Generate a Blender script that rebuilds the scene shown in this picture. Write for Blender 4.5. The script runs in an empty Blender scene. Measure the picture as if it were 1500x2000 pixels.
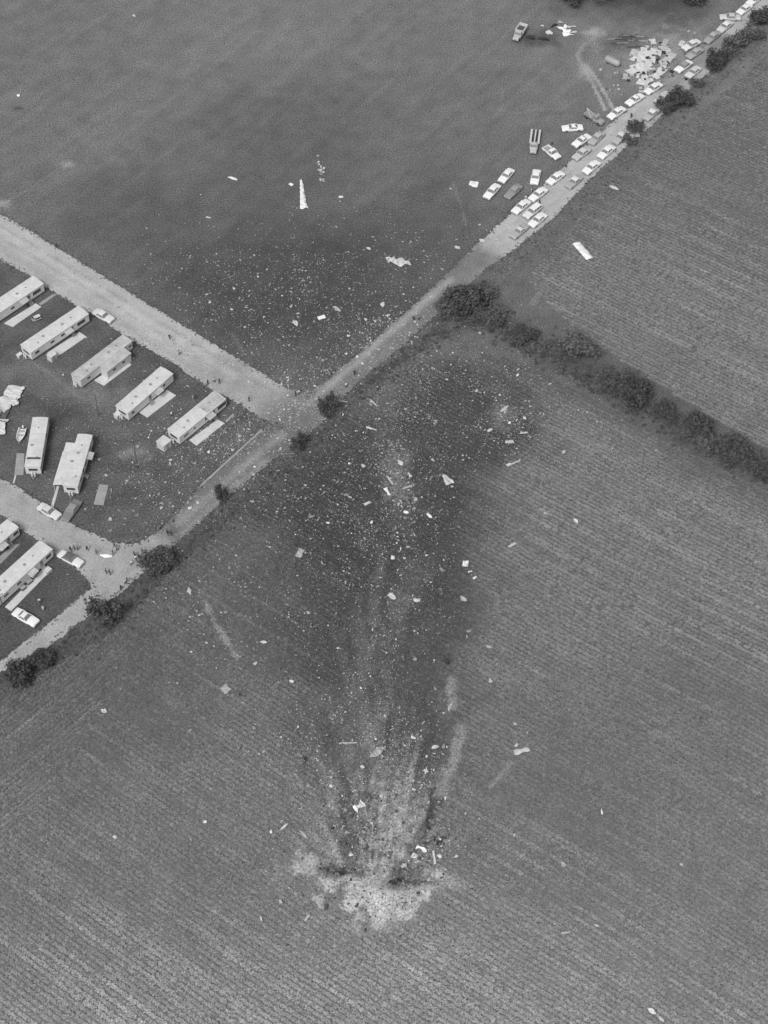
import bpy, bmesh, math, random
import numpy as np
from mathutils import Vector, Matrix
from mathutils.geometry import delaunay_2d_cdt

sc = bpy.context.scene
col = sc.collection
R = math.radians
rng = random.Random(7)
nrng = np.random.default_rng(11)

# ------------------------------------------------------------------ camera
TH = R(51.0); DIST = 389.0; FPX = 3500.0           # pitch below the horizon, slant range, focal length in photo pixels
CAM = Vector((0, -DIST*math.cos(TH), DIST*math.sin(TH)))
cd = bpy.data.cameras.new('camera'); cam = bpy.data.objects.new('camera', cd); col.objects.link(cam)
cam.location = CAM; cam.rotation_euler = (math.pi/2 - TH, 0, 0)
cd.sensor_fit = 'VERTICAL'; cd.sensor_height = 24.0; cd.lens = FPX/2000*24.0
cd.clip_start = 1.0; cd.clip_end = 9000.0
sc.camera = cam

# ------------------------------------------------------------------ light: bright overcast, monochrome film
SUN_AZ = R(205); SUN_EL = R(52)                    # sun stands behind the camera, a little to the left
wd = bpy.data.worlds.new('World'); sc.world = wd; wd.use_nodes = True
wn = wd.node_tree; bgn = wn.nodes['Background']
sky = wn.nodes.new('ShaderNodeTexSky'); sky.sky_type = 'NISHITA'; sky.sun_disc = False
sky.sun_elevation = SUN_EL; sky.sun_rotation = SUN_AZ
try: sky.dust_density = 4.0
except Exception: pass
bw = wn.nodes.new('ShaderNodeRGBToBW')
wn.links.new(sky.outputs[0], bw.inputs[0]); wn.links.new(bw.outputs[0], bgn.inputs['Color'])
bgn.inputs['Strength'].default_value = 0.135
sd = bpy.data.lights.new('sun', 'SUN'); sun = bpy.data.objects.new('sun', sd); col.objects.link(sun)
sd.energy = 1.5; sd.angle = R(16); sd.color = (1, 1, 1)
sdir = Vector((math.sin(SUN_AZ)*math.cos(SUN_EL), math.cos(SUN_AZ)*math.cos(SUN_EL), math.sin(SUN_EL)))
sun.rotation_euler = sdir.to_track_quat('Z', 'Y').to_euler(); sun.location = (0, 0, 200)
sc.view_settings.view_transform = 'Standard'
try: sc.view_settings.look = 'None'
except Exception: pass
sc.view_settings.gamma = 1.0; sc.view_settings.use_curve_mapping = False
sc.view_settings.exposure = 0.0
sc.cycles.max_bounces = 4

# ------------------------------------------------------------------ helpers
def G(px, py, z=0.0):
    """the place on the level z that the photograph shows at (px, py)"""
    a = (px-750)/FPX; b = -(py-1000)/FPX
    c, s = math.cos(TH), math.sin(TH)
    d = Vector((a, c + b*s, -s + b*c))
    t = (z-CAM.z)/d.z
    return CAM + d*t
def heading(px, py, dx, dy, z=0.0):
    a = G(px-dx/2, py-dy/2, z); b = G(px+dx/2, py+dy/2, z)
    return math.atan2(b.y-a.y, b.x-a.x)

def hash2(ix, iy, seed):
    n = (ix.astype(np.int64)*374761393 + iy.astype(np.int64)*668265263 + seed*1442695041) & 0x7fffffff
    n = ((n ^ (n >> 13))*1274126177) & 0x7fffffff
    return ((n ^ (n >> 16)) & 0xffff)/65535.0
def vn(x, y, size, seed=0):
    x = x/size; y = y/size
    ix = np.floor(x); iy = np.floor(y); fx = x-ix; fy = y-iy
    fx = fx*fx*(3-2*fx); fy = fy*fy*(3-2*fy)
    h = lambda a, b: hash2(ix+a, iy+b, seed)
    return (h(0,0)*(1-fx)+h(1,0)*fx)*(1-fy) + (h(0,1)*(1-fx)+h(1,1)*fx)*fy
def fbm(x, y, size, seed=0, o=3):
    v = 0; a = 1; t = 0
    for k in range(o):
        v = v + a*vn(x, y, size/2**k, seed+k*17); t += a; a *= .55
    return v/t
def sstep(a, b, x):
    t = np.clip((x-a)/(b-a), 0, 1); return t*t*(3-2*t)
def in_poly(x, y, poly):
    r = np.zeros(x.shape, bool); n = len(poly)
    for i in range(n):
        x0, y0 = poly[i]; x1, y1 = poly[(i+1) % n]
        if y0 == y1: continue
        c = ((y0 > y) != (y1 > y)) & (x < (x1-x0)*(y-y0)/(y1-y0)+x0)
        r ^= c
    return r
def gp(pts): return [(G(*p).x, G(*p).y) for p in pts]
def seg_dist(x, y, pts):
    d = np.full(x.shape, 1e9)
    for (x0, y0), (x1, y1) in zip(pts[:-1], pts[1:]):
        dx, dy = x1-x0, y1-y0; l = dx*dx+dy*dy
        t = np.clip(((x-x0)*dx+(y-y0)*dy)/l, 0, 1)
        d = np.minimum(d, np.hypot(x-x0-t*dx, y-y0-t*dy))
    return d
def w_blob(x, y, px, py, rx, ry, ang=0, nz=.5, seed=1, soft=.7, ns=None):
    c = G(px, py); ca, sa = math.cos(R(ang)), math.sin(R(ang))
    u = (x-c.x)*ca+(y-c.y)*sa; v = -(x-c.x)*sa+(y-c.y)*ca
    d = np.hypot(u/rx, v/ry) + (fbm(x, y, ns or max(1.2, min(rx, ry)*.7), seed)-.5)*2*nz
    return 1-sstep(1-soft, 1+soft*.3, d)
def w_stroke(x, y, pts, w, nz=.4, seed=1, soft=.8, ns=2.0):
    d = seg_dist(x, y, gp(pts))/w + (fbm(x, y, ns, seed)-.5)*2*nz
    return 1-sstep(1-soft, 1+soft*.3, d)

# ------------------------------------------------------------------ materials (monochrome)
MATS = {}
def mat(name, v, rough=.8, amt=.12, size=.6, bump=0.0, spec=.2, metal=0.0, amt2=0.0, size2=8.0, attr=None, inst=False):
    if name in MATS: return MATS[name]
    m = bpy.data.materials.new(name); m.use_nodes = True; nt = m.node_tree
    N = nt.nodes.new; L = nt.links.new
    b = nt.nodes['Principled BSDF']
    b.inputs['Roughness'].default_value = rough; b.inputs['Metallic'].default_value = metal
    b.inputs['Specular IOR Level'].default_value = spec
    geo = N('ShaderNodeNewGeometry')
    no = N('ShaderNodeTexNoise'); no.inputs['Scale'].default_value = 1/size; no.inputs['Detail'].default_value = 4
    L(geo.outputs['Position'], no.inputs['Vector'])
    r = N('ShaderNodeMapRange'); r.inputs[1].default_value = .25; r.inputs[2].default_value = .75
    r.inputs[3].default_value = 1-amt; r.inputs[4].default_value = 1+amt; r.clamp = False
    L(no.outputs[0], r.inputs[0])
    fac = r.outputs[0]
    if amt2:
        n2 = N('ShaderNodeTexNoise'); n2.inputs['Scale'].default_value = 1/size2; n2.inputs['Detail'].default_value = 3
        L(geo.outputs['Position'], n2.inputs['Vector'])
        r2 = N('ShaderNodeMapRange'); r2.inputs[1].default_value = .3; r2.inputs[2].default_value = .7
        r2.inputs[3].default_value = 1-amt2; r2.inputs[4].default_value = 1+amt2
        L(n2.outputs[0], r2.inputs[0])
        mm = N('ShaderNodeMath'); mm.operation = 'MULTIPLY'; L(fac, mm.inputs[0]); L(r2.outputs[0], mm.inputs[1]); fac = mm.outputs[0]
    mu = N('ShaderNodeMath'); mu.operation = 'MULTIPLY'; L(fac, mu.inputs[0])
    if attr:
        at = N('ShaderNodeAttribute'); at.attribute_name = attr
        if inst: at.attribute_type = 'INSTANCER'
        L(at.outputs['Fac'], mu.inputs[1])
    else:
        mu.inputs[1].default_value = v
    cb = N('ShaderNodeCombineColor')
    for i in range(3): L(mu.outputs[0], cb.inputs[i])
    L(cb.outputs[0], b.inputs['Base Color'])
    if bump:
        bp = N('ShaderNodeBump'); bp.inputs['Strength'].default_value = bump; bp.inputs['Distance'].default_value = size*.3
        L(no.outputs[0], bp.inputs['Height']); L(bp.outputs[0], b.inputs['Normal'])
    MATS[name] = m
    return m
M_GROUND = mat('ground_cover', .1, .95, .62, .38, .9, .05, amt2=.10, size2=5, attr='tone')
M_ROAD = mat('dirt_road', .4, .95, .30, .34, .25, .05, amt2=.07, size2=2.5, attr='tone')
M_LEAF = mat('crop_leaf', .2, .8, .25, .35, 0, .1, attr='tone', inst=True)
M_ROOF = mat('roof_coating', .63, .6, .10, .8, .05, .2, amt2=.08, size2=2.6)
M_ROOF2 = mat('weathered_roof_coating', .49, .7, .14, .8, .05, .2, amt2=.16, size2=2.4)
M_SIDE = mat('painted_siding', .66, .5, .05, 1.0, 0, .25)
M_SIDE2 = mat('cream_siding', .58, .5, .06, 1.0, 0, .25)
M_DARKTRIM = mat('dark_trim', .10, .7, .1)  # even dark grey for trim, beams and frames
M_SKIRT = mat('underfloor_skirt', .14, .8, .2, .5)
M_GLASS = mat('window_glass', .075, .12, .1, 1.0, 0, .5)
M_CARGLASS = mat('car_glass', .20, .15, .08, 1.0, 0, .5)  # base colour lightened to carry the sky's reflection
M_CONC = mat('patio_concrete', .60, .9, .10, .7, .1, .1, amt2=.08, size2=3)
M_CONC2 = mat('grey_concrete', .34, .9, .14, .7, .1, .1, amt2=.1, size2=3)
M_TYRE = mat('tyre_rubber', .03, .9, .1)
M_CHROME = mat('chrome', .6, .25, .03, 1, 0, .5, .9)
M_LAMP = mat('lamp_glass', .7, .2, .02, 1, 0, .5)
M_TAIL = mat('tail_lens', .12, .3, .02, 1, 0, .5)
M_WOOD = mat('weathered_wood', .10, .9, .25, .3)
M_BARK = mat('bark', .07, .95, .3, .3)
M_ALU = mat('torn_aluminium', .56, .55, .14, .7, .2, .3, amt2=.08, size2=2)
M_ALUW = mat('white_painted_metal', .82, .5, .16, .5, .25, .3, amt2=.10, size2=1.4)
M_ALUG = mat('dull_scraped_metal', .42, .7, .2, .6, .3, .2)
M_DARK = mat('charred_metal', .05, .9, .3, .4, .3)
M_SKIN = mat('skin', .35, .7, .05)
M_HAIR = mat('hair', .04, .8, .1)
def paint(v): return mat('car_paint_%d' % int(v*100), v, .35, .03, 1.5, 0, .35)
def cloth(v): return mat('cloth_%d' % int(v*100), v, .9, .1, .3)
def leafmat(v): return mat('tree_leaf_%d' % int(v*1000), v, .85, .35, .7, 0, .08)

# ------------------------------------------------------------------ mesh building
class MB:
    def __init__(s): s.v = []; s.f = []
    def add(s, vs, fs):
        o = len(s.v); s.v += [tuple(v) for v in vs]; s.f += [tuple(i+o for i in f) for f in fs]; return s
    def box(s, c, sz, rz=0, taper=1.0):
        x, y, z = sz[0]/2, sz[1]/2, sz[2]/2; ca, sa = math.cos(rz), math.sin(rz); vs = []
        for dz in (-1, 1):
            t = taper if dz > 0 else 1
            for dx, dy in ((-1,-1),(1,-1),(1,1),(-1,1)):
                a, b = dx*x*t, dy*y*t
                vs.append((c[0]+a*ca-b*sa, c[1]+a*sa+b*ca, c[2]+dz*z))
        return s.add(vs, [(3,2,1,0),(4,5,6,7),(0,1,5,4),(1,2,6,5),(2,3,7,6),(3,0,4,7)])
    def loft(s, rings, caps=True):
        n = len(rings[0]); vs = [p for r in rings for p in r]; fs = []
        for i in range(len(rings)-1):
            for j in range(n):
                k = (j+1) % n
                fs.append((i*n+j, i*n+k, (i+1)*n+k, (i+1)*n+j))
        if caps:
            fs.append(tuple(range(n-1, -1, -1))); fs.append(tuple((len(rings)-1)*n+j for j in range(n)))
        return s.add(vs, fs)
    def tube(s, a, b, r0, r1=None, n=6):
        a = Vector(a); b = Vector(b); r1 = r0 if r1 is None else r1
        d = (b-a).normalized(); q = d.to_track_quat('Z', 'Y'); rings = []
        for p, r in ((a, r0), (b, r1)):
            rings.append([p + q @ Vector((math.cos(2*math.pi*k/n)*r, math.sin(2*math.pi*k/n)*r, 0)) for k in range(n)])
        return s.loft(rings)
    def slab(s, quad, t):
        """a panel over four points with thickness t along its normal"""
        q = [Vector(p) for p in quad]; n = (q[1]-q[0]).cross(q[3]-q[0]).normalized()*t
        return s.add(q+[p+n for p in q], [(3,2,1,0),(4,5,6,7),(0,1,5,4),(1,2,6,5),(2,3,7,6),(3,0,4,7)])
    def mesh(s, name, m=None, smooth=False):
        me = bpy.data.meshes.new(name); me.from_pydata(s.v, [], s.f); me.update()
        if m: me.materials.append(m)
        if smooth:
            for p in me.polygons: p.use_smooth = True
        return me
def obj(name, me, parent=None, loc=None, rz=0):
    o = bpy.data.objects.new(name, me); col.objects.link(o)
    if parent: o.parent = parent
    if loc is not None: o.location = loc
    if rz: o.rotation_euler = (0, 0, rz)
    return o
def tag(o, label=None, cat=None, group=None, kind=None):
    if label: o['label'] = label
    if cat: o['category'] = cat
    if group: o['group'] = group
    if kind: o['kind'] = kind
    return o
def copy_tree(o, parent=None):
    c = o.copy(); col.objects.link(c); c.parent = parent
    for ch in list(o.children): copy_tree(ch, c)
    return c

# ================================================================== SETTING: roads, ground, crops
ROAD_A = [(-90,360),(-60,384),(0,418),(60,452),(150,508),(225,553),(300,600),(360,637),(420,672),(500,722),(560,760),(600,772),(640,775),(655,800),(600,850),(545,838),(500,812),(466,790),(400,752),(340,710),(268,670),(258,666),(234,648),(180,612),(150,598),(110,574),(60,540),(0,506),(-60,470),(-100,446)]
ROAD_B = [(545,838),(560,815),(585,790),(610,765),(660,725),(740,655),(820,585),(880,528),(940,470),(1000,414),(1060,362),(1120,308),(1180,254),(1240,200),(1300,152),(1350,110),(1400,62),(1470,-5),(1530,-60),
          (1580,-30),(1500,32),(1440,92),(1385,142),(1330,187),(1270,247),(1215,292),(1150,352),(1080,427),(1010,484),(950,524),(880,590),(820,642),(760,697),(700,747),(655,790),(620,812)]
ROAD_C = [(600,775),(545,830),(512,842),(455,893),(390,950),(340,1008),(310,1036),(286,1052),(260,1064),(200,1085),(176,1149),(95,1219),(66,1242),(0,1290),(-70,1338),(-60,1366),(0,1312),(95,1262),(176,1200),(229,1162),(250,1140),(286,1107),(330,1075),(380,1030),(430,985),(500,925),(570,872),(640,806),(650,780)]
ROAD_D = [(-80,890),(-40,915),(0,936),(30,950),(80,982),(120,1014),(172,1038),(220,1059),(253,1063),(300,1060),(290,1110),(230,1165),(180,1152),(176,1138),(152,1112),(105,1081),(77,1055),(36,1033),(11,1011),(-40,975),(-90,945)]

def road_tone(x, y):
    t = np.full(x.shape, .44)
    def put(w, v):
        nonlocal t; t = t*(1-w)+v*w
    put(w_stroke(x, y, [(430,720),(520,780),(590,800)], 7, .3, 3, .9, 4), .33)
    put(w_stroke(x, y, [(560,830),(640,770),(760,668),(880,560),(925,510)], 9, .25, 4, .8, 4), .20)
    put(w_stroke(x, y, [(600,790),(680,722),(800,615),(880,548)], 1.2, .4, 5, .8, 3), .33)
    put(w_stroke(x, y, [(560,860),(460,945),(340,1050)], 12, .25, 6, .6, 4), .165)
    put(w_stroke(x, y, [(548,850),(460,925),(350,1020)], 1.4, .4, 7, .8, 3), .27)
    put(w_stroke(x, y, [(360,1040),(430,975),(520,905)], 1.4, .5, 9, .8, 3), .27)
    put(w_stroke(x, y, [(290,1080),(200,1160),(100,1240),(0,1300)], 6, .2, 8, .6, 4), .40)
    put(w_blob(x, y, 235, 1095, 11, 11, 0, .3, 9, .8), .36)
    put(w_stroke(x, y, [(-60,925),(60,995),(160,1070),(215,1100)], 5, .3, 10, .8, 3), .38)
    put(w_stroke(x, y, [(0,445),(150,540),(330,655),(450,735)], 2.0, .4, 12, .9, 3)*.5, .50)
    put(w_stroke(x, y, [(-20,470),(130,560),(300,670),(420,745)], 1.0, .4, 13, .9, 3)*.5, .36)
    put(w_stroke(x, y, [(1300,160),(1360,115),(1400,80)], 6, .4, 14, .8, 3), .27)
    for k, (a, bb) in enumerate((([(-40,440),(150,552),(330,662),(520,785)],.30),([(-60,405),(120,512),(330,640),(540,770)],.26),([(-60,455),(120,562),(300,672),(470,780)],.34),([(940,492),(1070,378),(1180,276),(1290,178),(1450,30)],.34),([(960,500),(1085,395),(1200,285),(1310,180),(1470,35)],.35),([(950,480),(1075,368),(1190,262),(1280,175)],.5),([(-40,915),(60,985),(150,1060),(235,1080),(300,1070)],.30),([(0,1303),(110,1235),(200,1160),(260,1110)],.33),([(0,1296),(100,1228),(190,1152)],.33))):
        put(w_stroke(x, y, a, .42, .9, 200+k, .9, 2.5)*.55, bb)
    t = t*(.84+.32*fbm(x, y, 3.5, 21, 4))
    return t

def road(name, poly, z, label):
    P = gp(poly); out = []
    for (x0, y0), (x1, y1) in zip(P, P[1:]+P[:1]):          # ragged verge
        l = math.hypot(x1-x0, y1-y0); n = max(1, int(l/.40)); nx, ny = -(y1-y0)/l, (x1-x0)/l
        for k in range(n):
            t = k/n; x = x0+(x1-x0)*t; y = y0+(y1-y0)*t
            w = (float(fbm(np.array([x]), np.array([y]), 3.2, 5, 4)[0])-.5)*.8 + rng.gauss(0, .13)
            out.append((x+nx*w, y+ny*w))
    xs = [p[0] for p in out]; ys = [p[1] for p in out]
    gx, gy = np.meshgrid(np.arange(min(xs), max(xs), .8), np.arange(min(ys), max(ys), .8))
    gx = gx.ravel()+nrng.uniform(-.15, .15, gx.size); gy = gy.ravel()+nrng.uniform(-.15, .15, gy.size)
    k = in_poly(gx, gy, out) & (seg_dist(gx, gy, out+out[:1]) > .45)
    pts = [Vector(p) for p in out]+[Vector((a, b)) for a, b in zip(gx[k], gy[k])]
    r = delaunay_2d_cdt(pts, [], [list(range(len(out)))], 1, 1e-5)
    V = np.array([(p.x, p.y) for p in r[0]])
    me = bpy.data.meshes.new(name)
    me.from_pydata([(a, b, z) for a, b in V], [], [tuple(f) for f in r[2]]); me.update()
    if me.polygons and me.polygons[0].normal.z < 0: me.flip_normals()
    at = me.attributes.new('tone', 'FLOAT', 'POINT'); at.data.foreach_set('value', road_tone(V[:, 0], V[:, 1]).astype(np.float32))
    me.materials.append(M_ROAD)
    return tag(obj(name, me), label, 'road', kind='structure')
road('road', ROAD_B, .022, 'straight pale dirt road lined with parked cars running to the top right')
road('road', ROAD_A, .030, 'wide pale gravel road running in from the left edge to the junction')
road('road', ROAD_C, .038, 'darker dirt road beside the field from the junction to the lower left')
road('road', ROAD_D, .046, 'pale court road curving past the lower left mobile homes')

FIELD_LOW = gp([(-200,1470),(0,1358),(75,1322),(230,1232),(330,1122),(450,1022),(590,905),(690,806),(780,712),(868,664),(960,690),(1100,745),(1200,800),(1300,858),(1400,912),(1500,958),(1700,1050),(2000,1200),(2000,2350),(-500,2350),(-500,1600)])
FIELD_UP = gp([(1075,598),(1150,664),(1280,748),(1400,822),(1500,882),(1800,1040),(1950,600),(1800,0),(1640,-40),(1500,105),(1400,195),(1300,270),(1200,355),(1110,450),(1030,545)])
HEADLAND = gp([(-500,1700),(-500,1500),(0,1350),(75,1318),(210,1245),(262,1262),(190,1390),(90,1560),(-60,1720)])
PL_IMPACT = dict(px=728, py=1690)

def streak(x, y, seed=171):
    c = G(738, 1800); dx, dy = x-c.x, y-c.y; r = np.hypot(dx, dy); a = np.arctan2(dx, dy)+(fbm(x, y, 8., 175)-.5)*.06
    return .6*vn(a*30., r*.10, 1.0, seed)+.4*vn(a*75., r*.22, 1.0, seed+1)
def track(x, y):
    return np.maximum.reduce([w_blob(x, y, 735, 1430, 15, 30, 3, .5, 176, .9, 5)*.75, w_blob(x, y, 760, 1180, 11, 30, 0, .6, 177, .95, 5)*.5, w_blob(x, y, 785, 940, 8, 15, 6, .6, 178, .95, 4)*.5, w_blob(x, y, 725, 1600, 15, 17, 0, .4, 179, .6, 4)])
def field_tone(x, y):
    """leaf tone of the crop"""
    t = np.full(x.shape, .225)
    def put(w, v):
        nonlocal t; t = t*(1-w)+v*w
    put(w_blob(x, y, 750, 2000, 130, 26, 0, .2, 31, .9, 20), .34)
    put(w_blob(x, y, 1400, 1750, 40, 60, 0, .3, 32, .9, 20)*.6, .215)
    put(w_blob(x, y, 1150, 1500, 34, 30, 0, .4, 33, .9, 14)*.55, .165)
    put(w_blob(x, y, 1400, 1350, 25, 12, -30, .4, 34, .9, 9)*.6, .17)
    put(w_blob(x, y, 330, 1330, 42, 18, 40, .35, 35, .9, 12)*.75, .145)
    put(w_stroke(x, y, [(0,1375),(80,1335),(240,1245),(340,1140),(460,1040),(590,920)], 9, .5, 36, .95, 5)*.8, .14)
    put(w_blob(x, y, 735, 1000, 31, 42, 0, .28, 37, .55, 10), .086)
    put(w_blob(x, y, 905, 815, 23, 24, 0, .3, 38, .6, 8)*.95, .090)
    put(w_blob(x, y, 725, 1300, 21, 42, 5, .35, 39, .6, 9), .098)
    put(w_blob(x, y, 560, 1140, 22, 26, 20, .4, 40, .9, 9)*.7, .120)
    put(w_blob(x, y, 850, 1150, 11, 26, 12, .35, 41, .8, 7)*.85, .092)
    put(w_blob(x, y, 690, 1090, 14, 20, 12, .35, 44, .8, 7), .085)
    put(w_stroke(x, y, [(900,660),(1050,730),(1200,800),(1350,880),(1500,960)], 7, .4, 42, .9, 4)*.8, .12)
    put(w_stroke(x, y, [(1200,1000),(1260,1040),(1340,1085)], 1.6, .5, 43, .9, 3)*.6, .30)
    put(w_stroke(x, y, [(1230,430),(1300,520),(1500,640)], 14, .5, 45, .9, 8)*.5, .24)
    put(w_stroke(x, y, [(1030,560),(1120,452),(1220,352),(1330,250),(1500,110)], 7, .5, 46, .95, 5)*.5, .17)
    put(w_blob(x, y, 1400, 330, 40, 40, 0, .4, 47, .9, 14)*.5, .17)
    t = t*(.90+.20*fbm(x, y, 6.0, 51))*(1+track(x, y)*1.1*(streak(x, y)-.42))
    return t
def bare(x, y):
    """1 where the crop is gone"""
    w = np.zeros(x.shape)
    def put(v):
        nonlocal w; w = np.maximum(w, v)
    put(w_blob(x, y, 735, 1740, 11.0, 5.2, 0, .85, 61, .5, 2.0))
    put(w_blob(x, y, 600, 1695, 5.5, 3, 0, .7, 62, .8, 2))
    put(w_blob(x, y, 845, 1722, 5, 2.6, 5, .7, 63, .8, 2))
    put(w_blob(x, y, 725, 1630, 14.5, 19, 0, .6, 64, .8, 4))
    put(w_blob(x, y, 640, 1640, 6, 9, 0, .4, 65, .6, 3))
    put(w_blob(x, y, 745, 1780, 6, 5, 0, .8, 66, .5, 1.6))
    put(w_stroke(x, y, [(905,1420),(885,1480),(862,1545)], 1.6, .8, 67, .9, 2)*.8)
    put(w_stroke(x, y, [(880,1330),(885,1380)], 1.5, .5, 68, .6, 2)*.8)
    put(w_stroke(x, y, [(400,1175),(412,1205),(440,1250),(462,1285)], 1.0, .8, 69, .9, 2)*.85)
    put(w_stroke(x, y, [(1000,1490),(955,1540)], .8, .4, 70, .6, 2)*.8)
    put(track(x, y)*sstep(.48, .72, streak(x, y))*.85)
    put(w_blob(x, y, 720, 1440, 13, 16, 0, .6, 71, .9, 4)*.35)
    put(w_blob(x, y, 740, 1250, 8, 22, 0, .7, 72, .9, 4)*.3)
    put(w_blob(x, y, 775, 930, 4.5, 13, 8, .7, 73, .9, 3)*.75)
    put(w_blob(x, y, 985, 810, 4, 6, 0, .7, 74, .8, 2)*.7)
    put(w_blob(x, y, 880, 680, 12, 5, -20, .5, 75, .8, 3)*.7)
    return w

def ground_tone(x, y):
    t = .130 + .062*sstep(20, 165, y) - .016*sstep(-20, -90, x)*0
    def put(w, v):
        nonlocal t; t = t*(1-w)+v*w
    # pasture above the junction
    put(w_blob(x, y, 120, 120, 40, 60, 0, .3, 81, .9, 25)*.6, .165)
    put(w_blob(x, y, 600, 300, 50, 38, 0, .3, 82, .9, 20)*.7, .112)
    put(w_blob(x, y, 590, 560, 46, 34, 0, .3, 83, .8, 12), .079)
    put(w_blob(x, y, 300, 440, 40, 20, -25, .3, 84, .9, 10)*.6, .105)
    put(w_blob(x, y, 930, 200, 36, 44, 0, .4, 85, .9, 14)*.8, .168)
    put(w_blob(x, y, 860, 420, 18, 24, 0, .4, 86, .9, 9)*.5, .100)
    put(w_blob(x, y, 1250, -5, 30, 11, 5, .4, 87, .8, 6)*.9, .075)  # shadow on the grass along the top edge, painted into the tone
    put(w_blob(x, y, 1310, 30, 14, 10, 5, .4, 88, .8, 5)*.7, .085)  # second patch of that grass shadow, also painted as tone
    put(w_blob(x, y, 1050, 75, 8, 5, 0, .5, 89, .8, 3)*.8, .075)
    # court lawns
    put(in_poly(x, y, gp([(-300,480),(0,512),(60,545),(270,672),(480,805),(520,838),(400,945),(300,1045),(200,1052),(100,1005),(0,935),(-300,800)])).astype(float), .108+.07*(fbm(x, y, 5., 137, 4)-.42))
    put(w_blob(x, y, 185, 775, 8, 5, 0, .6, 91, .9, 3)*.9, .19)
    put(w_blob(x, y, 90, 740, 16, 6, -25, .8, 92, .9, 3)*.75, .17)
    put(w_stroke(x, y, [(60,705),(105,735),(150,772),(190,790)], .5, .6, 190, .8, 1.5)*.6, .22)
    put(w_blob(x, y, 300, 800, 10, 4, -30, .8, 191, .9, 3)*.4, .15)
    put(w_blob(x, y, 225, 935, 6, 3, 0, .8, 192, .9, 2)*.5, .16)
    put(w_blob(x, y, 258, 885, 4.5, 3, -10, .6, 93, .9, 2)*.9, .22)
    put(w_blob(x, y, 240, 850, 9, 2.5, -35, .7, 94, .9, 2)*.5, .16)
    put(w_blob(x, y, 65, 820, 4, 3, 0, .7, 95, .9, 2)*.8, .17)
    put(in_poly(x, y, gp([(-200,1060),(36,1040),(100,1085),(150,1115),(176,1142),(95,1216),(60,1242),(0,1290),(-200,1400)])).astype(float), .098)
    # soil between crop rows
    f = (in_poly(x, y, FIELD_LOW) | in_poly(x, y, FIELD_UP)).astype(float)
    put(f, .162+.045*sstep(-35, -110, y))
    dk = np.maximum(np.maximum(w_blob(x, y, 735, 1000, 31, 42, 0, .28, 37, .55, 10), w_blob(x, y, 720, 1300, 22, 44, 5, .35, 39, .8, 10)), w_blob(x, y, 905, 815, 23, 24, 0, .3, 38, .6, 8))
    put(dk*f*.9, .064)
    # verge and hedge bottom
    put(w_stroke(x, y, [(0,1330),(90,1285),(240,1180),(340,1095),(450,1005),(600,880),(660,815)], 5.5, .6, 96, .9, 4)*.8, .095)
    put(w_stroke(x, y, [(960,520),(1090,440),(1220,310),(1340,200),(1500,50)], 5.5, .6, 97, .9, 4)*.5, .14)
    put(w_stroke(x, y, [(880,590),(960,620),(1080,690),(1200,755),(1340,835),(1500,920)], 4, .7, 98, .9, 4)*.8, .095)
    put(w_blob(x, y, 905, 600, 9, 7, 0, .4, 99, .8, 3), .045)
    # bare soil thrown up at the point of impact
    b = np.maximum.reduce([w_blob(x, y, 735, 1742, 11.0, 5.2, 0, .85, 61, .5, 2.0), w_blob(x, y, 598, 1695, 6.8, 3.2, 0, .6, 62, .95, 2), w_blob(x, y, 845, 1722, 6.2, 2.8, 5, .6, 63, .95, 2), w_blob(x, y, 745, 1780, 6, 5, 0, .8, 66, .5, 1.6)])
    fan = w_blob(x, y, 725, 1630, 14.5, 19, 0, .6, 64, .8, 4)
    tw = track(x, y); sk = streak(x, y)
    put(tw*.9, .05+.24*sk)
    put(fan, .04+.36*sk**1.4+.10*(vn(x, y, 1.2, 101)-.5))
    put(w_blob(x, y, 770, 1590, 5.0, 15, -8, .8, 102, .8, 1.3)*.8, .16+.38*sk)
    put(w_blob(x, y, 640, 1640, 5, 9, 0, .8, 103, .8, 1.3)*.8, .14+.34*sk)
    put(w_blob(x, y, 680, 1600, 2.2, 12, 4, .5, 104, .8, 2), .12)
    put(b, .29+.30*fbm(x, y, 1.3, 126, 4))
    put(w_blob(x, y, 655, 1690, 4, 1.6, 0, .4, 105, .7, 1.5)*.95, .10)
    put(w_blob(x, y, 795, 1700, 4, 2.4, 15, .6, 106, .8, 1.2)*.85, .12)
    put(w_blob(x, y, 830, 1715, 3.5, .9, 5, .4, 107, .8, 1.2)*.85, .12)
    put(w_blob(x, y, 770, 1735, 2.5, 1.6, 0, .5, 108, .8, 1.2)*.8, .14)
    put(w_stroke(x, y, [(840,1540),(838,1590),(832,1630)], .45, .4, 109, .8, 1.2)*.9, .05)
    put(w_stroke(x, y, [(905,1420),(885,1480),(862,1545)], 1.7, .8, 67, .95, 2)*.8, .29)
    put(w_stroke(x, y, [(880,1330),(885,1380)], 1.5, .5, 68, .8, 2)*.9, .27)
    put(w_stroke(x, y, [(400,1175),(412,1205),(440,1250),(462,1285)], 1.0, .8, 69, .9, 2)*.9, .27)
    put(w_stroke(x, y, [(1000,1490),(955,1540)], .8, .4, 70, .8, 2)*.8, .26)
    put(w_blob(x, y, 775, 930, 4.5, 13, 8, .7, 73, .9, 2)*.8, .20)
    put(w_blob(x, y, 985, 810, 4, 6, 0, .7, 74, .9, 2)*.7, .20)
    put(w_blob(x, y, 880, 680, 12, 5, -20, .5, 75, .9, 3)*.7, .16)
    # worn ground, wheel tracks, pale earth round the demolished house
    for dx in (-2, 15):
        put(w_stroke(x, y, [(1140+dx*.4,128),(1160+dx*.8,165),(1184+dx,214)], .55, .5, 110+dx, .7, 1.5)*.9, .40)
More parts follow.
